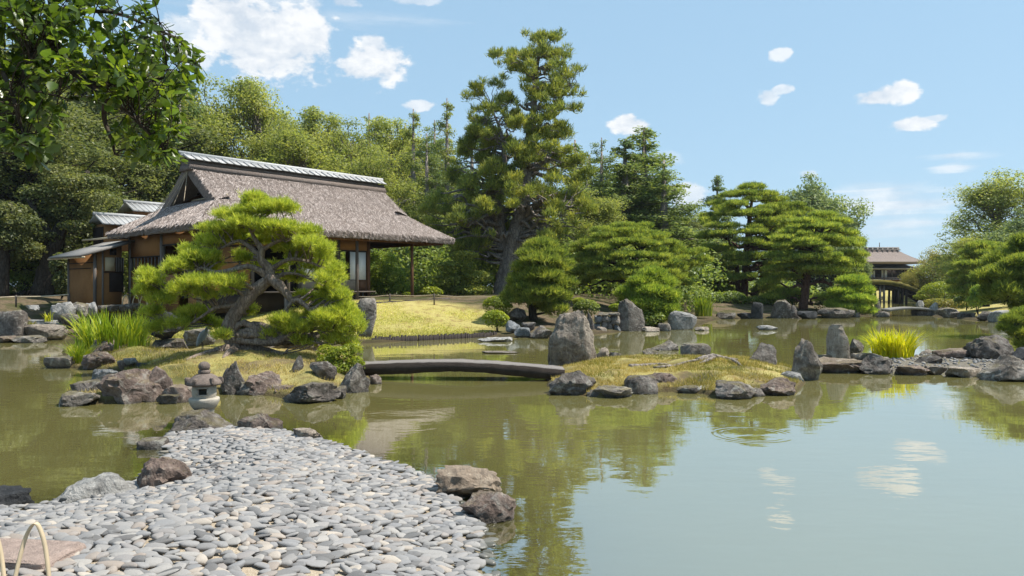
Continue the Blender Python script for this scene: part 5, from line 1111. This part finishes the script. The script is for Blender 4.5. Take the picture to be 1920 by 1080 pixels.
# ---- broadleaf and conifer prototypes for the wood
def broad(seed, H, R_, n, size, ncl, fmat, bmat, airy=0., low=.2, droop=0.):
    global rng; keep = rng; rng = np.random.default_rng(seed); C = []; Rr = []
    for _ in range(ncl):
        u = rng.random(); z = low+(.95-low)*u; th = rng.uniform(0, 2*np.pi); prof = math.sin(math.pi*min(1, (z-low)/(1-low)*.78+.22))**.7*(1+.26*math.sin(2*th+seed+5*z)+.22*math.sin(3*th-seed*2+9*z)); f = math.sqrt(rng.uniform(.1, 1.15)); z = z*(1+.07*math.sin(th*2+seed*3)); s = rng.uniform(.5, 1.35)*(R_*.19)*(1-.2*airy)
        C.append((math.cos(th)*f*prof*R_*.85, math.sin(th)*f*prof*R_*.85, z*H+(1-f)*H*.06)); Rr.append((s, s, s*rng.uniform(.5, .9)))
    C, Rr = np.array(C), np.array(Rr); mb = MB(); hs = H*rng.uniform(.55, .7); lean = rng.normal(0, .03, 2)*H
    pts = np.array([(0, 0, -.5), (lean[0]*.2, lean[1]*.2, H*.15), (lean[0]*.6, lean[1]*.6, H*.4), (lean[0], lean[1], hs), (lean[0]*1.2, lean[1]*1.2, H*.9)]); mb.tube(pts, np.array([.034, .028, .022, .014, .004])*H, 8, rough=.08, smooth=4)
    for c, r_ in zip(C, Rr):
        z0 = min(max(c[2]-rng.uniform(.08, .22)*H, H*.14), H*.8); u = z0/H; a = np.array([lean[0]*min(1, u*1.5), lean[1]*min(1, u*1.5), z0]); branch(mb, a, c, .008*H*(1.2-u), .0018*H, -.03, 5, .06)
    C2 = np.concatenate([C, C[::2]+rng.normal(0, .1*R_, C[::2].shape)]); R2 = np.concatenate([Rr, Rr[::2]*1.7])
    me = leaves_mesh('crown', C2, R2, n, size, .3, .55, .45, .05); rng = keep; return mb.mesh('trunk', True), me, fmat, bmat, H, R_
def conifer(seed, H, R_, n, size, fmat, bmat, low=.12, gap=0.):
    global rng; keep = rng; rng = np.random.default_rng(seed); C = []; Rr = []; mb = MB(); mb.tube([(0, 0, -.5), (0, 0, H*.5), (0, 0, H)], [.026*H, .017*H, .003*H], 8, rough=.05)
    z = low
    while z < .985:
        rad = R_*(1-z)**.75*rng.uniform(.75, 1.1)+.03*R_
        for _ in range(max(3, int(7*(1-z)+2))):
            if rng.random() < gap: continue
            th = rng.uniform(0, 2*np.pi); f = rng.uniform(.4, 1.); c = np.array([math.cos(th)*rad*f, math.sin(th)*rad*f, (z+rng.uniform(-.02, .02))*H-rad*f*.15]); s = (.09*R_+.22*rad)*rng.uniform(.6, 1.3)
            C.append(c); Rr.append((s, s, s*.6)); branch(mb, (0, 0, z*H), c, .006*H*(1.1-z), .002*H, 0, 4, .02)
        z += .045
    C, Rr = np.array(C), np.array(Rr); C2 = np.concatenate([C, C[::2]+rng.normal(0, .06*R_, C[::2].shape)]); R2 = np.concatenate([Rr, Rr[::2]*1.6]); me = leaves_mesh('crown', C2, R2, n, size, .35, .42, .35, .05); rng = keep; return mb.mesh('trunk', True), me, fmat, bmat, H, R_
PT = {'broadA': broad(1, 14, 5.5, 40000, .22, 190, FO['broad'], BK['dark'], 0, .1), 'broadB': broad(2, 15, 5., 36000, .22, 170, FO['broad'], BK['dark'], .3, .12),
      'airyA': broad(3, 16, 4.6, 32000, .21, 170, FO['airy'], BK['grey'], .6, .12), 'airyB': broad(4, 16, 4., 24000, .21, 140, FO['airy'], BK['grey'], .8, .15), 'airyC': broad(9, 15, 5.2, 36000, .21, 190, FO['airy'], BK['grey'], .4, .08),
      'conA': conifer(5, 17, 3.4, 22000, .28, FO['conifer'], BK['grey']), 'conB': conifer(6, 17, 3.2, 17000, .28, FO['airy'], BK['grey'], .16, .25), 'conD': conifer(15, 17, 3.0, 24000, .22, FO['airy'], BK['grey'], .1, .12), 'conE': conifer(16, 17, 3.6, 26000, .23, FO['conifer'], BK['grey'], .1, .1), 'conC': conifer(12, 17, 4.2, 26000, .28, FO['conifer'], BK['grey'], .05),
      'far': broad(7, 15, 7., 46000, .40, 190, FO['blueg'], BK['dark'], 0, .08), 'maple': broad(8, 8, 6.5, 24000, .25, 140, FO['maple'], BK['dark'], .3, .1)}
G = 'trees of the wood behind the house'
def plant(proto, px, top, D, width, label, name='broadleaf_tree', cat='tree', group=None, basez=None, rot=None):
    tr, cr, fm, bm, H, R_ = PT[proto]; x = (px-960)*D/F; bz = H_at(x, D) if basez is None else basez; h = CZ+(HY-top)*D/F-bz; w = width*D/F*(1.35 if proto in ('airyA', 'airyB', 'airyC', 'conB', 'conA', 'conC', 'broadA', 'broadB') and group == G else 1.05)
    t_ = thing(name, label, cat, (x, D, bz), rng.uniform(0, 6.28) if rot is None else rot, group); t_.scale = (w/2/R_, w/2/R_, h/H/(1. if proto.startswith('con') else 1.09))
    link('trunk', tr, bm, t_); link('crown', cr, fm, t_); return t_
G = 'trees of the wood behind the house'
for a in [('broadA', -70, 60, 47, 330, 'tall dark evergreen at the frame edge behind the hanging branch'), ('broadB', 55, 150, 43, 250, 'shaggy grey green evergreen with a dark leaning trunk, beside the house lean-to'),
          ('broadA', 165, 215, 50, 260, 'rounded evergreen standing over the tiled rear wings'), ('broadB', 255, 110, 58, 280, 'high evergreen mostly hidden by the hanging branch, above the gable'),
          ('conE', 335, 140, 60, 220, 'dense dark tree rising behind the roof gable'), ('airyC', 395, 122, 64, 190, 'pale loose crowned tree just past the tip of the hanging branch'),
          ('airyA', 462, 118, 66, 170, 'tallest pale feathery tree behind the near end of the ridge'), ('airyC', 530, 205, 62, 150, 'olive tree behind the ridge beneath the big cloud'),
          ('airyA', 605, 182, 68, 150, 'pale tree with upswept boughs over the middle of the ridge'), ('airyC', 660, 205, 64, 150, 'yellowish loose tree over the far half of the ridge'),
          ('airyA', 728, 196, 70, 130, 'thin topped tree behind the end of the ridge'), ('conD', 775, 204, 66, 110, 'slim conifer with bare lower trunk past the ridge end'),
          ('conD', 838, 184, 68, 105, 'slim conifer with a nearly bare spire next to the tallest pine'), ('airyC', 700, 265, 56, 160, 'shorter olive tree behind the far hip of the roof'),
          ('conE', 800, 250, 58, 130, 'olive conifer behind the corner of the thatched roof'), ('conE', 885, 235, 62, 140, 'loose tree partly behind the tallest pine, on the house side'),
          ('conC', 1078, 262, 62, 190, 'dark conifer just behind the tallest pine on the pond side'), ('conE', 1128, 258, 62, 130, 'open branched conifer with sky between its boughs'),
          ('conA', 1172, 262, 64, 170, 'conifer beside the dark pointed one'), ('conA', 1208, 240, 67, 190, 'dark blue green pointed conifer, highest of its clump'),
          ('conC', 1245, 300, 62, 190, 'broad conifer sloping down to the gap of sky'), ('airyC', 1100, 345, 56, 150, 'low broad tree in the dark under the conifers'),
          ('broadA', 1000, 400, 55, 190, 'dark evergreen low behind the tallest pine'), ('broadB', 870, 400, 60, 150, 'dark evergreen between the house corner and the tallest pine'),
          ('broadA', 760, 385, 66, 170, 'dark evergreen seen under the open end of the thatched roof'), ('conA', 1345, 330, 82, 90, 'small dark conifer in the gap before the layered pines'), ('broadB', 1290, 400, 74, 130, 'dim evergreen in the gap left of the layered pines')]:
    nm = 'conifer_tree' if a[0].startswith('con') else 'broadleaf_tree'
    plant(*a[:5], a[5], nm, 'tree', G)
for a in [('broadB', 640, 250, 80, 200, 'dim broad crown closing the wood behind the middle of the ridge'), ('broadA', 790, 255, 80, 220, 'dim broad crown closing the wood behind the slim conifers'), ('broadB', 1150, 335, 76, 220, 'dim broad crown closing the wood behind the open conifers'), ('airyC', 350, 165, 66, 200, 'pale tree behind the hanging branch tip, lower than its neighbour'), ('airyA', 500, 178, 72, 150, 'far pale tree filling the skyline behind the near ridge end'), ('conE', 572, 205, 72, 150, 'far olive tree filling the skyline behind the middle of the ridge'),
          ('conE', 692, 212, 74, 150, 'far pale tree filling the skyline behind the far ridge end'), ('conC', 760, 232, 74, 150, 'far dense conifer between the slim conifers'), ('conE', 815, 225, 74, 130, 'far loose tree between the slim spire and the tallest pine'),
          ('conC', 1105, 290, 72, 210, 'far dense conifer in the gap past the tallest pine'), ('conC', 1190, 290, 72, 230, 'far dense conifer behind the pointed clump'), ('broadB', 100, 70, 56, 300, 'huge evergreen whose top hides behind the hanging branch'), ('broadA', 190, 120, 62, 280, 'tall evergreen further back beside the huge one'), ('broadB', -130, 120, 46, 280, 'evergreen mostly outside the frame edge')]:
    plant(*a[:5], a[5], 'conifer_tree' if a[0].startswith('con') else 'broadleaf_tree', 'tree', G)
plant('airyA', 545, 226, 50, 190, 'light green tree with a curved dark bough against the sky above the roof', group=G)
plant('far', 1520, 332, 95, 160, 'distant rounded grey green tree rising over the umbrella pine'); plant('far', 1580, 395, 99, 80, 'lower shoulder of distant foliage beside the rounded grey green tree')
plant('airyC', 1880, 306, 78, 230, 'tall airy tree with open boughs near the frame edge across the pond'); plant('airyC', 1985, 300, 74, 200, 'airy tree cut by the frame edge'); plant('airyC', 1832, 428, 70, 130, 'low yellow green tree under the tall airy one'); plant('far', 1940, 395, 64, 170, 'dense yellowish tree at the frame edge under the airy crowns')
plant('maple', 1762, 472, 98, 135, 'spreading maple with reddish tips before the far thatched building', 'maple_tree'); plant('maple', 1712, 508, 97, 50, 'low maple touching the far thatched building', 'maple_tree')
pad_pine('pine_tree', 'dense dark clipped pine with a rounded top on the grass slope', 52., (1848, 572), [[(1848,575,0,.25),(1846,540,0,.2),(1848,500,0,.12),(1848,470,0,.05)]], dome(1846,520,100,66,44,46,18,1.8,52,61,-.5,.3), 10000, .22, .034, 6, FO['pine'], BK['dark'])
# ---- shrubs
def bush(name, label, D, pads, n, size, fmat, cat='shrub', group=None, base=None, up=.7, asp=.6):
    C = np.array([P(px, py, D+d) for px, py, w, h, d in pads]); Rr = np.array([(w*D/F/2, w*D/F/2*.85, h*D/F/2) for px, py, w, h, d in pads]); low = C[:, 2].min()-Rr[:, 2].max(); b0 = np.array([C[:, 0].mean(), C[:, 1].mean(), low])
    mb = MB()
    for c in C: branch(mb, np.array([0, 0, -.15]), c-b0, .02*D/20, .006*D/20, .0, 5, .05)
    t_ = thing(name, label, cat, b0, 0, group); mb.build('stem', BK['dark'], t_, True); link('crown', leaves_mesh('crown', C-b0, Rr, n, size, up, asp, .6, .55), fmat, t_); return t_
bush('azalea', 'round clipped azalea at the lawn corner, upper of the two', 32.5, [(930,573,52,36,0),(945,577,36,28,.1)], 3000, .085, FO['azalea'])
bush('azalea', 'round clipped azalea at the lawn corner, lower of the two by the water', 30.5, [(928,598,50,34,0),(938,600,36,26,0)], 3000, .08, FO['azalea'])
bush('azalea', 'round clipped bush on the fitted wall behind the tallest rock', 34.5, [(1100,577,50,32,0),(1088,580,30,26,0)], 2600, .09, FO['shrub'])
bush('azalea', 'small yellow green bush between the fitted wall and the tall slab', 35., [(1156,577,30,16,0)], 900, .09, FO['azalea'])
bush('azalea', 'little yellowish bush behind the round pine', 36., [(1085,565,26,14,0)], 600, .09, FO['azalea'])
bush('shrub', 'dark low shrub under the fresh green pine', 35.5, [(1220,598,60,36,0),(1212,607,36,26,-.2)], 1600, .11, FO['shrub'])
bush('azalea', 'yellow leafed bush beside the slab bridge on the pine island', 15.6, [(640,668,56,40,0),(618,680,50,36,0),(660,660,44,34,.1),(640,695,60,38,-.1),(665,685,40,36,-.1),(612,660,40,30,.3)], 3600, .06, FO['azalea'], base=1)
bush('azalea', 'broad golden green mound by the arched bridge', 63., [(1768,545,78,36,0),(1745,552,50,24,0),(1795,552,30,26,.2)], 3200, .16, FO['azalea'])
bush('azalea', 'small round mound under the arched bridge end', 66., [(1725,557,26,10,0)], 500, .15, FO['azalea'])
bush('shrub', 'brownish shrubs on the bank under the golden green mound', 60., [(1762,570,70,22,0),(1790,572,50,20,0),(1735,574,26,16,0)], 2400, .15, FO['maple'])
bush('shrub', 'light green bush at the foot of the frame edge pine', 46., [(1840,553,44,40,0),(1828,565,30,28,0)], 2200, .14, FO['pineb'])
bush('shrub', 'dark shrub behind the light green bush on the grass slope', 54., [(1812,565,46,30,0)], 1400, .15, FO['shrub'])
bush('shrub', 'airy pale shrub seen through the open end of the house', 43.5, [(715,490,60,40,0),(725,520,76,44,0),(740,545,80,34,0),(702,540,40,40,.3),(765,545,40,24,0)], 6500, .13, FO['pineb'])
bush('shrub', 'layered dark shrub between the house corner and the tallest pine', 42., [(870,480,60,20,0),(855,500,80,22,0),(890,520,70,26,0),(845,525,70,28,0),(880,545,90,24,0),(825,548,50,24,0)], 6000, .15, FO['giant'])
bush('shrub', 'low round shrub behind the far end of the rope fence', 39., [(806,549,50,24,0),(790,552,30,16,0)], 1600, .12, FO['azalea'])
bush('shrub', 'tiny yellow bush by the open corner post of the house', 38., [(762,553,20,12,0)], 400, .09, FO['azalea'])
bush('shrub', 'grey green shrub beside the trunks at the house lean-to', 37., [(112,498,36,50,0),(118,530,36,44,0)], 2400, .15, FO['broad'])
bush('shrub', 'pale bushy shrub in the shade behind the rail fence', 41., [(40,500,80,50,0),(60,525,90,40,.4),(20,530,80,40,.4)], 3600, .15, FO['shrub'])
def leaf_tree(label, D, base, trunks, pads, n, size, fmat, bmat):
    b0 = P(*base, D); b0[2] = H_at(b0[0], D); mb = MB(); nodes = []
    for path in trunks:
        pts = np.array([P(a, c, D+d) for a, c, d, r in path])-b0; pc, rc = catmull(pts, np.array([r for *_, r in path]), 5); mb.tube(pc, rc, 9, rough=.1); nodes += list(pc)
    nodes = np.array(nodes); C = np.array([P(a, c, D+d) for a, c, w, h, d in pads])-b0; Rr = np.array([(w*D/F/2, w*D/F/2, h*D/F/2) for a, c, w, h, d in pads])
    for c in C: branch(mb, nodes[int(np.argmin(np.linalg.norm(nodes-c, axis=1)+np.where(nodes[:, 2] < 1.5, 4, 0)))], c, .07, .02, 0)
    return tree_thing('broadleaf_tree', label, 'tree', b0, mb, bmat, leaves_mesh('crown', C, Rr, n, size, .4, .55, .5, .3), fmat)
leaf_tree('grey leaved evergreen with a dark leaning trunk, boughs over the house lean-to', 40., (82, 552), [[(78,556,0,.55),(88,510,0,.48),(100,460,0,.42),(125,410,.3,.3),(150,360,.3,.2),(165,320,.3,.1)], [(100,460,0,.3),(75,410,-.4,.2),(50,370,-.4,.1)]],
  [(140,345,110,40,0),(175,372,90,36,0),(90,365,110,44,0),(130,400,110,36,.5),(60,405,90,36,0),(180,340,70,30,.3),(110,325,90,36,.2),(40,440,90,40,-.6),(80,445,60,26,-.6),(20,470,70,44,-.4),(145,425,70,24,-.3)], 13000, .17, FO['broad'], BK['dark'])
leaf_tree('grey evergreen at the frame edge with a straight trunk by the rail fence', 38., (6, 556), [[(4,560,0,.3),(8,500,0,.26),(12,440,0,.2),(20,380,0,.1)]], [(0,400,120,50,0),(40,420,80,40,-.3),(-40,440,100,50,.2),(10,450,90,36,-.4),(50,470,70,40,.2)], 6500, .17, FO['broad'], BK['dark'])
HG = 'clipped shrubs along the far shore'
for i_, (px, py, w, h, lb) in enumerate([(1340, 562, 50, 30, 'clipped shrub at the start of the far shore hedge'), (1372, 560, 56, 30, 'clipped shrub under the red trunked pines'), (1418, 565, 56, 22, 'clipped shrub behind the dark upright stone'), (1455, 563, 50, 26, 'clipped shrub between the leaning trunk and umbrella pine'), (1480, 560, 40, 24, 'clipped shrub beside the umbrella pine trunk'), (1555, 572, 60, 24, 'clipped shrub past the umbrella pine trunk'), (1310, 555, 50, 34, 'dark shrub beside the earth path on the far shore')]):
    bush('shrub', lb, 53., [(px, py, w, h, 0), (px+12, py+4, w*.6, h*.8, -.3)], 1900, .14, FO['shrub'], group=HG)
# grassy plants: long bending blades
def blades(name, label, roots, n, L, width, fmat, cat, lean=.35, kind=None):
    roots = np.asarray(roots); i = rng.integers(len(roots), size=n); b0 = roots[i]; o = roots.mean(0); out = unit(np.stack([b0[:, 0]-o[0], b0[:, 1]-o[1], np.zeros(n)], 1)+rng.normal(0, .15, (n, 3))*np.array([1, 1, 0]))
    b0 = b0+rng.normal(0, .05, (n, 3))*np.array([1, 1, 0]); ln = L*rng.uniform(.55, 1.1, n); le = np.abs(rng.normal(lean, .2, n)); az_ = unit(out+rng.normal(0, .6, (n, 3))*np.array([1, 1, 0])); sd = unit(np.cross(az_, np.array([0, 0, 1.]))+rng.normal(0, .3, (n, 3))); V = []
    for u, w_ in ((0, 1.), (.4, .9), (.75, .6), (1., .08)):
        c = b0+np.array([0, 0, 1.])*(ln*(u-.28*le*u*u*1.2))[:, None]+az_*(ln*le*u*u*.9)[:, None]; V += [c-sd*width*w_/2, c+sd*width*w_/2]
    V = np.stack(V, 1).reshape(-1, 3); k = np.arange(n)[:, None]*8; q = np.concatenate([k+np.array([[0, 1, 3, 2]]), k+np.array([[2, 3, 5, 4]]), k+np.array([[4, 5, 7, 6]])])
    return link(name, mesh_np(name, V-o, [q]), fmat, None, o, label=label, cat=cat, kind=kind)
def disc(px0, px1, py, D, dd, n=60):
    out = []
    for _ in range(n): a = rng.uniform(0, 2*np.pi); r_ = math.sqrt(rng.random()); out.append(P((px0+px1)/2+math.cos(a)*r_*(px1-px0)/2, py, D+math.sin(a)*r_*dd))
    return out
blades('iris_clump', 'tall green iris clump with yellowing leaves at the end of the pine island', disc(150, 275, 662, 20.2, .9), 700, 1.2, .036, FO['iris'], 'iris')
blades('iris_clump', 'smaller green iris tuft hanging over the water by the smooth boulder', disc(136, 158, 687, 18.7, .35), 150, .75, .024, FO['iris'], 'iris', .6)
blades('iris_clump', 'bright yellow iris clump on the gravel spit', disc(1640, 1712, 672, 19.6, .5), 620, .85, .03, FO['irisy'], 'iris', .5)
blades('rush_clump', 'tuft of green rushes on the far shore before the pines', disc(1305, 1332, 593, 44., .5), 300, 1.25, .05, FO['iris'], 'rushes', .15)
blades('iris_clump', 'few yellow blades between the bank stones below the house', disc(86, 98, 603, 28.5, .2), 26, .45, .03, FO['irisy'], 'iris', .5)
blades('iris_clump', 'small green tuft between the bank stones below the house', disc(50, 66, 612, 28., .25), 50, .25, .03, FO['grass'], 'iris', .5)
blades('iris_clump', 'small grass tuft on the water rock at the island tip', disc(180, 200, 738, 14.2, .2), 90, .16, .014, FO['iris'], 'grass tuft', .6)
# turf blades
def turf(name, poly, hf, n, L, width, fmat, label, test=None):
    lo, hi = poly.min(0), poly.max(0); p = rng.uniform(lo, hi, (n*3, 2)); ok = sd_poly(poly, p) > .05
    p = p[ok]
    if test is not None: p = p[test(p)]
    p = p[:n]; n = len(p); h = hf(p)[0]; b0 = np.stack([p[:, 0], p[:, 1], h-.01], 1); d = unit(rng.normal(0, .45, (n, 3))+np.array([0, 0, 1.])); s = unit(np.cross(d, rng.normal(size=(n, 3))))*width; ln = (L*rng.uniform(.5, 1.3, n))[:, None]
    V = np.stack([b0-s, b0+s, b0+d*ln], 1).reshape(-1, 3); return link(name, mesh_np(name, V, [np.arange(3*n).reshape(n, 3)]), fmat, kind='stuff', label=label)
gp_ = lambda p: vnoise(p, .8, 11.)
turf('grass', isl_poly, isl_h, 30000, .075, .007, FO['dry'], 'dry tan grass on the pine island', lambda p: vnoise(p, 1.5, 31.)+vnoise(p, 4., 7.)*.5 > -.12)
turf('grass', isl_poly, isl_h, 14000, .11, .007, FO['grass'], 'green grass on the pine island bank', lambda p: (p[:, 0] < -7.2+gp_(p)*2.5) | (gp_(p) > .32))
turf('grass', isr_poly, isr_h, 30000, .075, .007, FO['dry'], 'dry grass on the rock island', lambda p: (gp_(p) > -.45) & (vnoise(p, 1.7, 31.)+vnoise(p, 4., 7.)*.5 > -.2))
turf('grass', isr_poly, isr_h, 11000, .09, .007, FO['grass'], 'green grass on the rock island', lambda p: (gp_(p) < .05) | (p[:, 0] > 5.2))
turf('grass', lawn_poly, main_h, 42000, .07, .011, FO['lawn'], 'short dry lawn grass before the house')
turf('grass', lawn_poly, main_h, 16000, .12, .012, FO['grass'], 'greener grass at the water side of the lawn', lambda p: np.exp(-main_h(p)[1]/1.4) > rng.random(len(p)))
turf('grass', caus_poly, caus_h, 1500, .08, .007, FO['grass'], 'sparse grass among the gravel')
# undergrowth that closes the wood near the ground
C = []; Rr = []
for _ in range(430):
    px = rng.uniform(-320, 1320); D = rng.uniform(46, 60); x = (px-960)*D/F
    if -16 < x < -3 and D < 45: continue
    h = rng.uniform(1.2, 4.5); C.append((x, D, H_at(x, D)+h*.45)); s = rng.uniform(.9, 1.9); Rr.append((s, s, h*.55))
link('undergrowth', leaves_mesh('undergrowth', C, Rr, 60000, .26, .55, .55, .5, .5), FO['shrub'], kind='stuff', label='dark undergrowth filling the foot of the wood')
C = []; Rr = []
for _ in range(170):
    px = rng.uniform(1290, 2250); D = rng.uniform(62, 100); x = (px-960)*D/F
    if sd_poly(main_poly, np.array([[x, D]]))[0] < 1.5 or (1600 < px < 1755 and D < 118) : continue
    h = rng.uniform(1., 3.2); C.append((x, D, H_at(x, D)+h*.4)); s = rng.uniform(1., 2.); Rr.append((s, s, h*.5))
link('undergrowth', leaves_mesh('undergrowth', C, Rr, 22000, .3, .55, .55, .5, .5), FO['shrub'], kind='stuff', label='low bushes behind the pines of the far shore')
# ---- overhanging branch with big leaves
ob = thing('overhanging_tree', 'glossy leaved tree whose branch hangs into view above the house', 'tree', (-6.2, 3.6, 0)); oo = np.array(ob.location); mb = MB()
mb.tube(np.array([(-6.2, 3.6, -.3), (-6.1, 3.6, 1.5), (-5.8, 3.7, 3.2), (-5.0, 3.9, 4.3), (-4.2, 4.1, 5.2)])-oo, [.22, .19, .16, .12, .06], 10, rough=.06, smooth=4)
limbs = [[(-250, -60, 0), (-80, 0, 0), (30, 25, 0), (90, 70, 0), (120, 110, .1), (150, 145, .1), (185, 160, .1), (230, 150, .2), (290, 150, .2), (350, 130, .2)],
         [(150, 145, .1), (175, 170, 0), (200, 185, 0), (240, 210, -.1), (270, 240, -.1), (300, 270, -.1), (315, 300, -.1)], [(30, 25, 0), (80, 15, .2), (150, 20, .3), (220, 25, .3), (280, 50, .3), (330, 70, .3)],
         [(200, 185, 0), (195, 220, .1), (210, 265, .1), (215, 290, .1)], [(-80, 0, 0), (-20, 90, -.2), (20, 170, -.3), (40, 240, -.3), (60, 290, -.3)], [(30, 25, 0), (60, 100, -.2), (40, 160, -.2), (110, 180, -.2)]]
LPt = []
for i_, l in enumerate(limbs):
    pts = np.array([P(a, c, 4.55+d) for a, c, d in l])-oo; r0 = .05 if i_ == 0 else .02; pc, _ = catmull(pts, np.ones(len(pts)), 5); mb.tube(pc, np.linspace(r0, .006, len(pc)), 7, rough=.08); LPt += list(pc[2:])
branch(mb, np.array([-5.0, 3.9, 4.3])-oo, P(-250, -60, 4.55)-oo, .08, .05); mb.build('trunk', BK['dark'], ob, True)
LPt = np.array(LPt); reg = np.array([(-150, -80), (240, -60), (285, -10), (262, 25), (300, 40), (330, 62), (372, 85), (398, 128), (368, 160), (362, 215), (345, 262), (352, 315), (318, 330), (285, 312), (262, 318), (225, 280), (170, 235), (120, 205), (105, 250), (122, 300), (60, 318), (20, 290), (-150, 330)], float)
lv = []; tw = MB(); tries = 0
while len(lv) < 4300 and tries < 40000:
    tries += 1; px, py = rng.uniform(-150, 400), rng.uniform(-80, 330); q_ = np.array([[px, py]]); sdv = sd_poly(reg, q_)[0]
    if sdv < 6: continue
    if 100 < px < 215 and 165 < py and rng.random() < .65: continue
    D = 4.55+rng.normal(0, .38); tip = P(px, py, D)-oo; j = int(np.argmin(np.linalg.norm(LPt-tip, axis=1)+rng.uniform(0, .25, len(LPt)))); a = LPt[j]; L_ = np.linalg.norm(tip-a)
    if L_ > .62 or L_ < .05: continue
    mid_ = (a+tip)/2+np.array([0, 0, .06*L_])+rng.normal(0, .03, 3); 
    tw.tube([a, mid_, tip], [.004, .003, .0015], 4, cap=False, smooth=2)
    m_ = rng.integers(5, 10)
    for k in range(m_):
        u = 1-k/m_*.6; p = (1-u)**2*a+2*u*(1-u)*mid_+u*u*tip; dr = unit((tip-a)/L_*.7+rng.normal(0, .55, 3)+np.array([0, 0, -.35])); lv.append((p, dr, rng.uniform(.05, .098)))
for _ in range(4200):
    p = np.array([rng.uniform(-7.2, -1.9), rng.uniform(2.6, 6.2), rng.uniform(3.95, 6.2)])
    if (p[0]+4.8)**2/6.2+(p[1]-4.3)**2/3.4+(p[2]-4.9)**2/1.6 > 1: continue
    lv.append((p-oo, unit(rng.normal(0, .6, 3)+np.array([0, 0, -.4])), rng.uniform(.07, .12)))
tw.build('twigs', BK['dark'], ob, kind='stuff')
LV = np.array([(0,0,0),(.28,.20,.05),(.62,.22,.03),(.28,0,-.02),(.62,0,-.03),(1,0,-.08),(.28,-.20,.05),(.62,-.22,.03)]); LT = np.array([(0,3,1),(0,6,3),(4,5,2),(7,5,4)]); LQ = np.array([(1,3,4,2),(3,6,7,4)])
lme = [mesh_np('leaf', LV*np.array([1, s_, c_]), [LQ, LT]) for s_, c_ in ((1, 1), (1.25, 1.6), (.85, .4), (1.1, -.8))]
for me in lme: me.materials.append(FO['leaf'])
def lmat(p, dr, L_):
    x = dr; z = unit(np.cross(np.cross(x, np.array([0, 0, 1.])+rng.normal(0, .45, 3)), x)); y = np.cross(z, x); return np.stack([x*L_, y*L_, z*L_], 1)
scr = []
for p, dr, L_ in lv:
    w_ = p+oo; px, py = 960+w_[0]/w_[1]*F, HY-(w_[2]-CZ)/w_[1]*F; scr.append(L_/w_[1]*(1 if (0 < px < 1920 and 0 < py < 1080) else .01))
big = set(np.argsort(-np.array(scr))[:300].tolist()); lb = MB()
for i_, (p, dr, L_) in enumerate(lv):
    M3 = lmat(p, dr, L_)
    if i_ in big:
        o = bpy.data.objects.new('leaf', lme[i_ % 4]); COL.objects.link(o); o.parent = ob; M4 = Matrix([[*M3[0], p[0]], [*M3[1], p[1]], [*M3[2], p[2]], [0, 0, 0, 1]]); o.matrix_local = M4
    else: s_, c_ = ((1, 1), (1.25, 1.6), (.85, .4), (1.1, -.8))[i_ % 4]; lb.add((LV*np.array([1, s_, c_])) @ M3.T+p, LQ, LT)
lb.build('foliage', FO['leaf'], ob, kind='stuff')
# ---------------------------------------------------------------- summer haze
hz_ = MB(); hz_.box((-1700, -420, -1.8), (2800, 3600, 190)); mhz, t_ = newmat('haze_air')
pv = t_.n('ShaderNodeVolumePrincipled', {'Color': (.80, .90, 1., 1), 'Density': .00016, 'Anisotropy': .2})
t_.n('ShaderNodeOutputMaterial', {'Volume': pv.outputs[0]})
hzo = hz_.build('haze', mhz, None, kind='stuff', label='thin summer haze in the air');
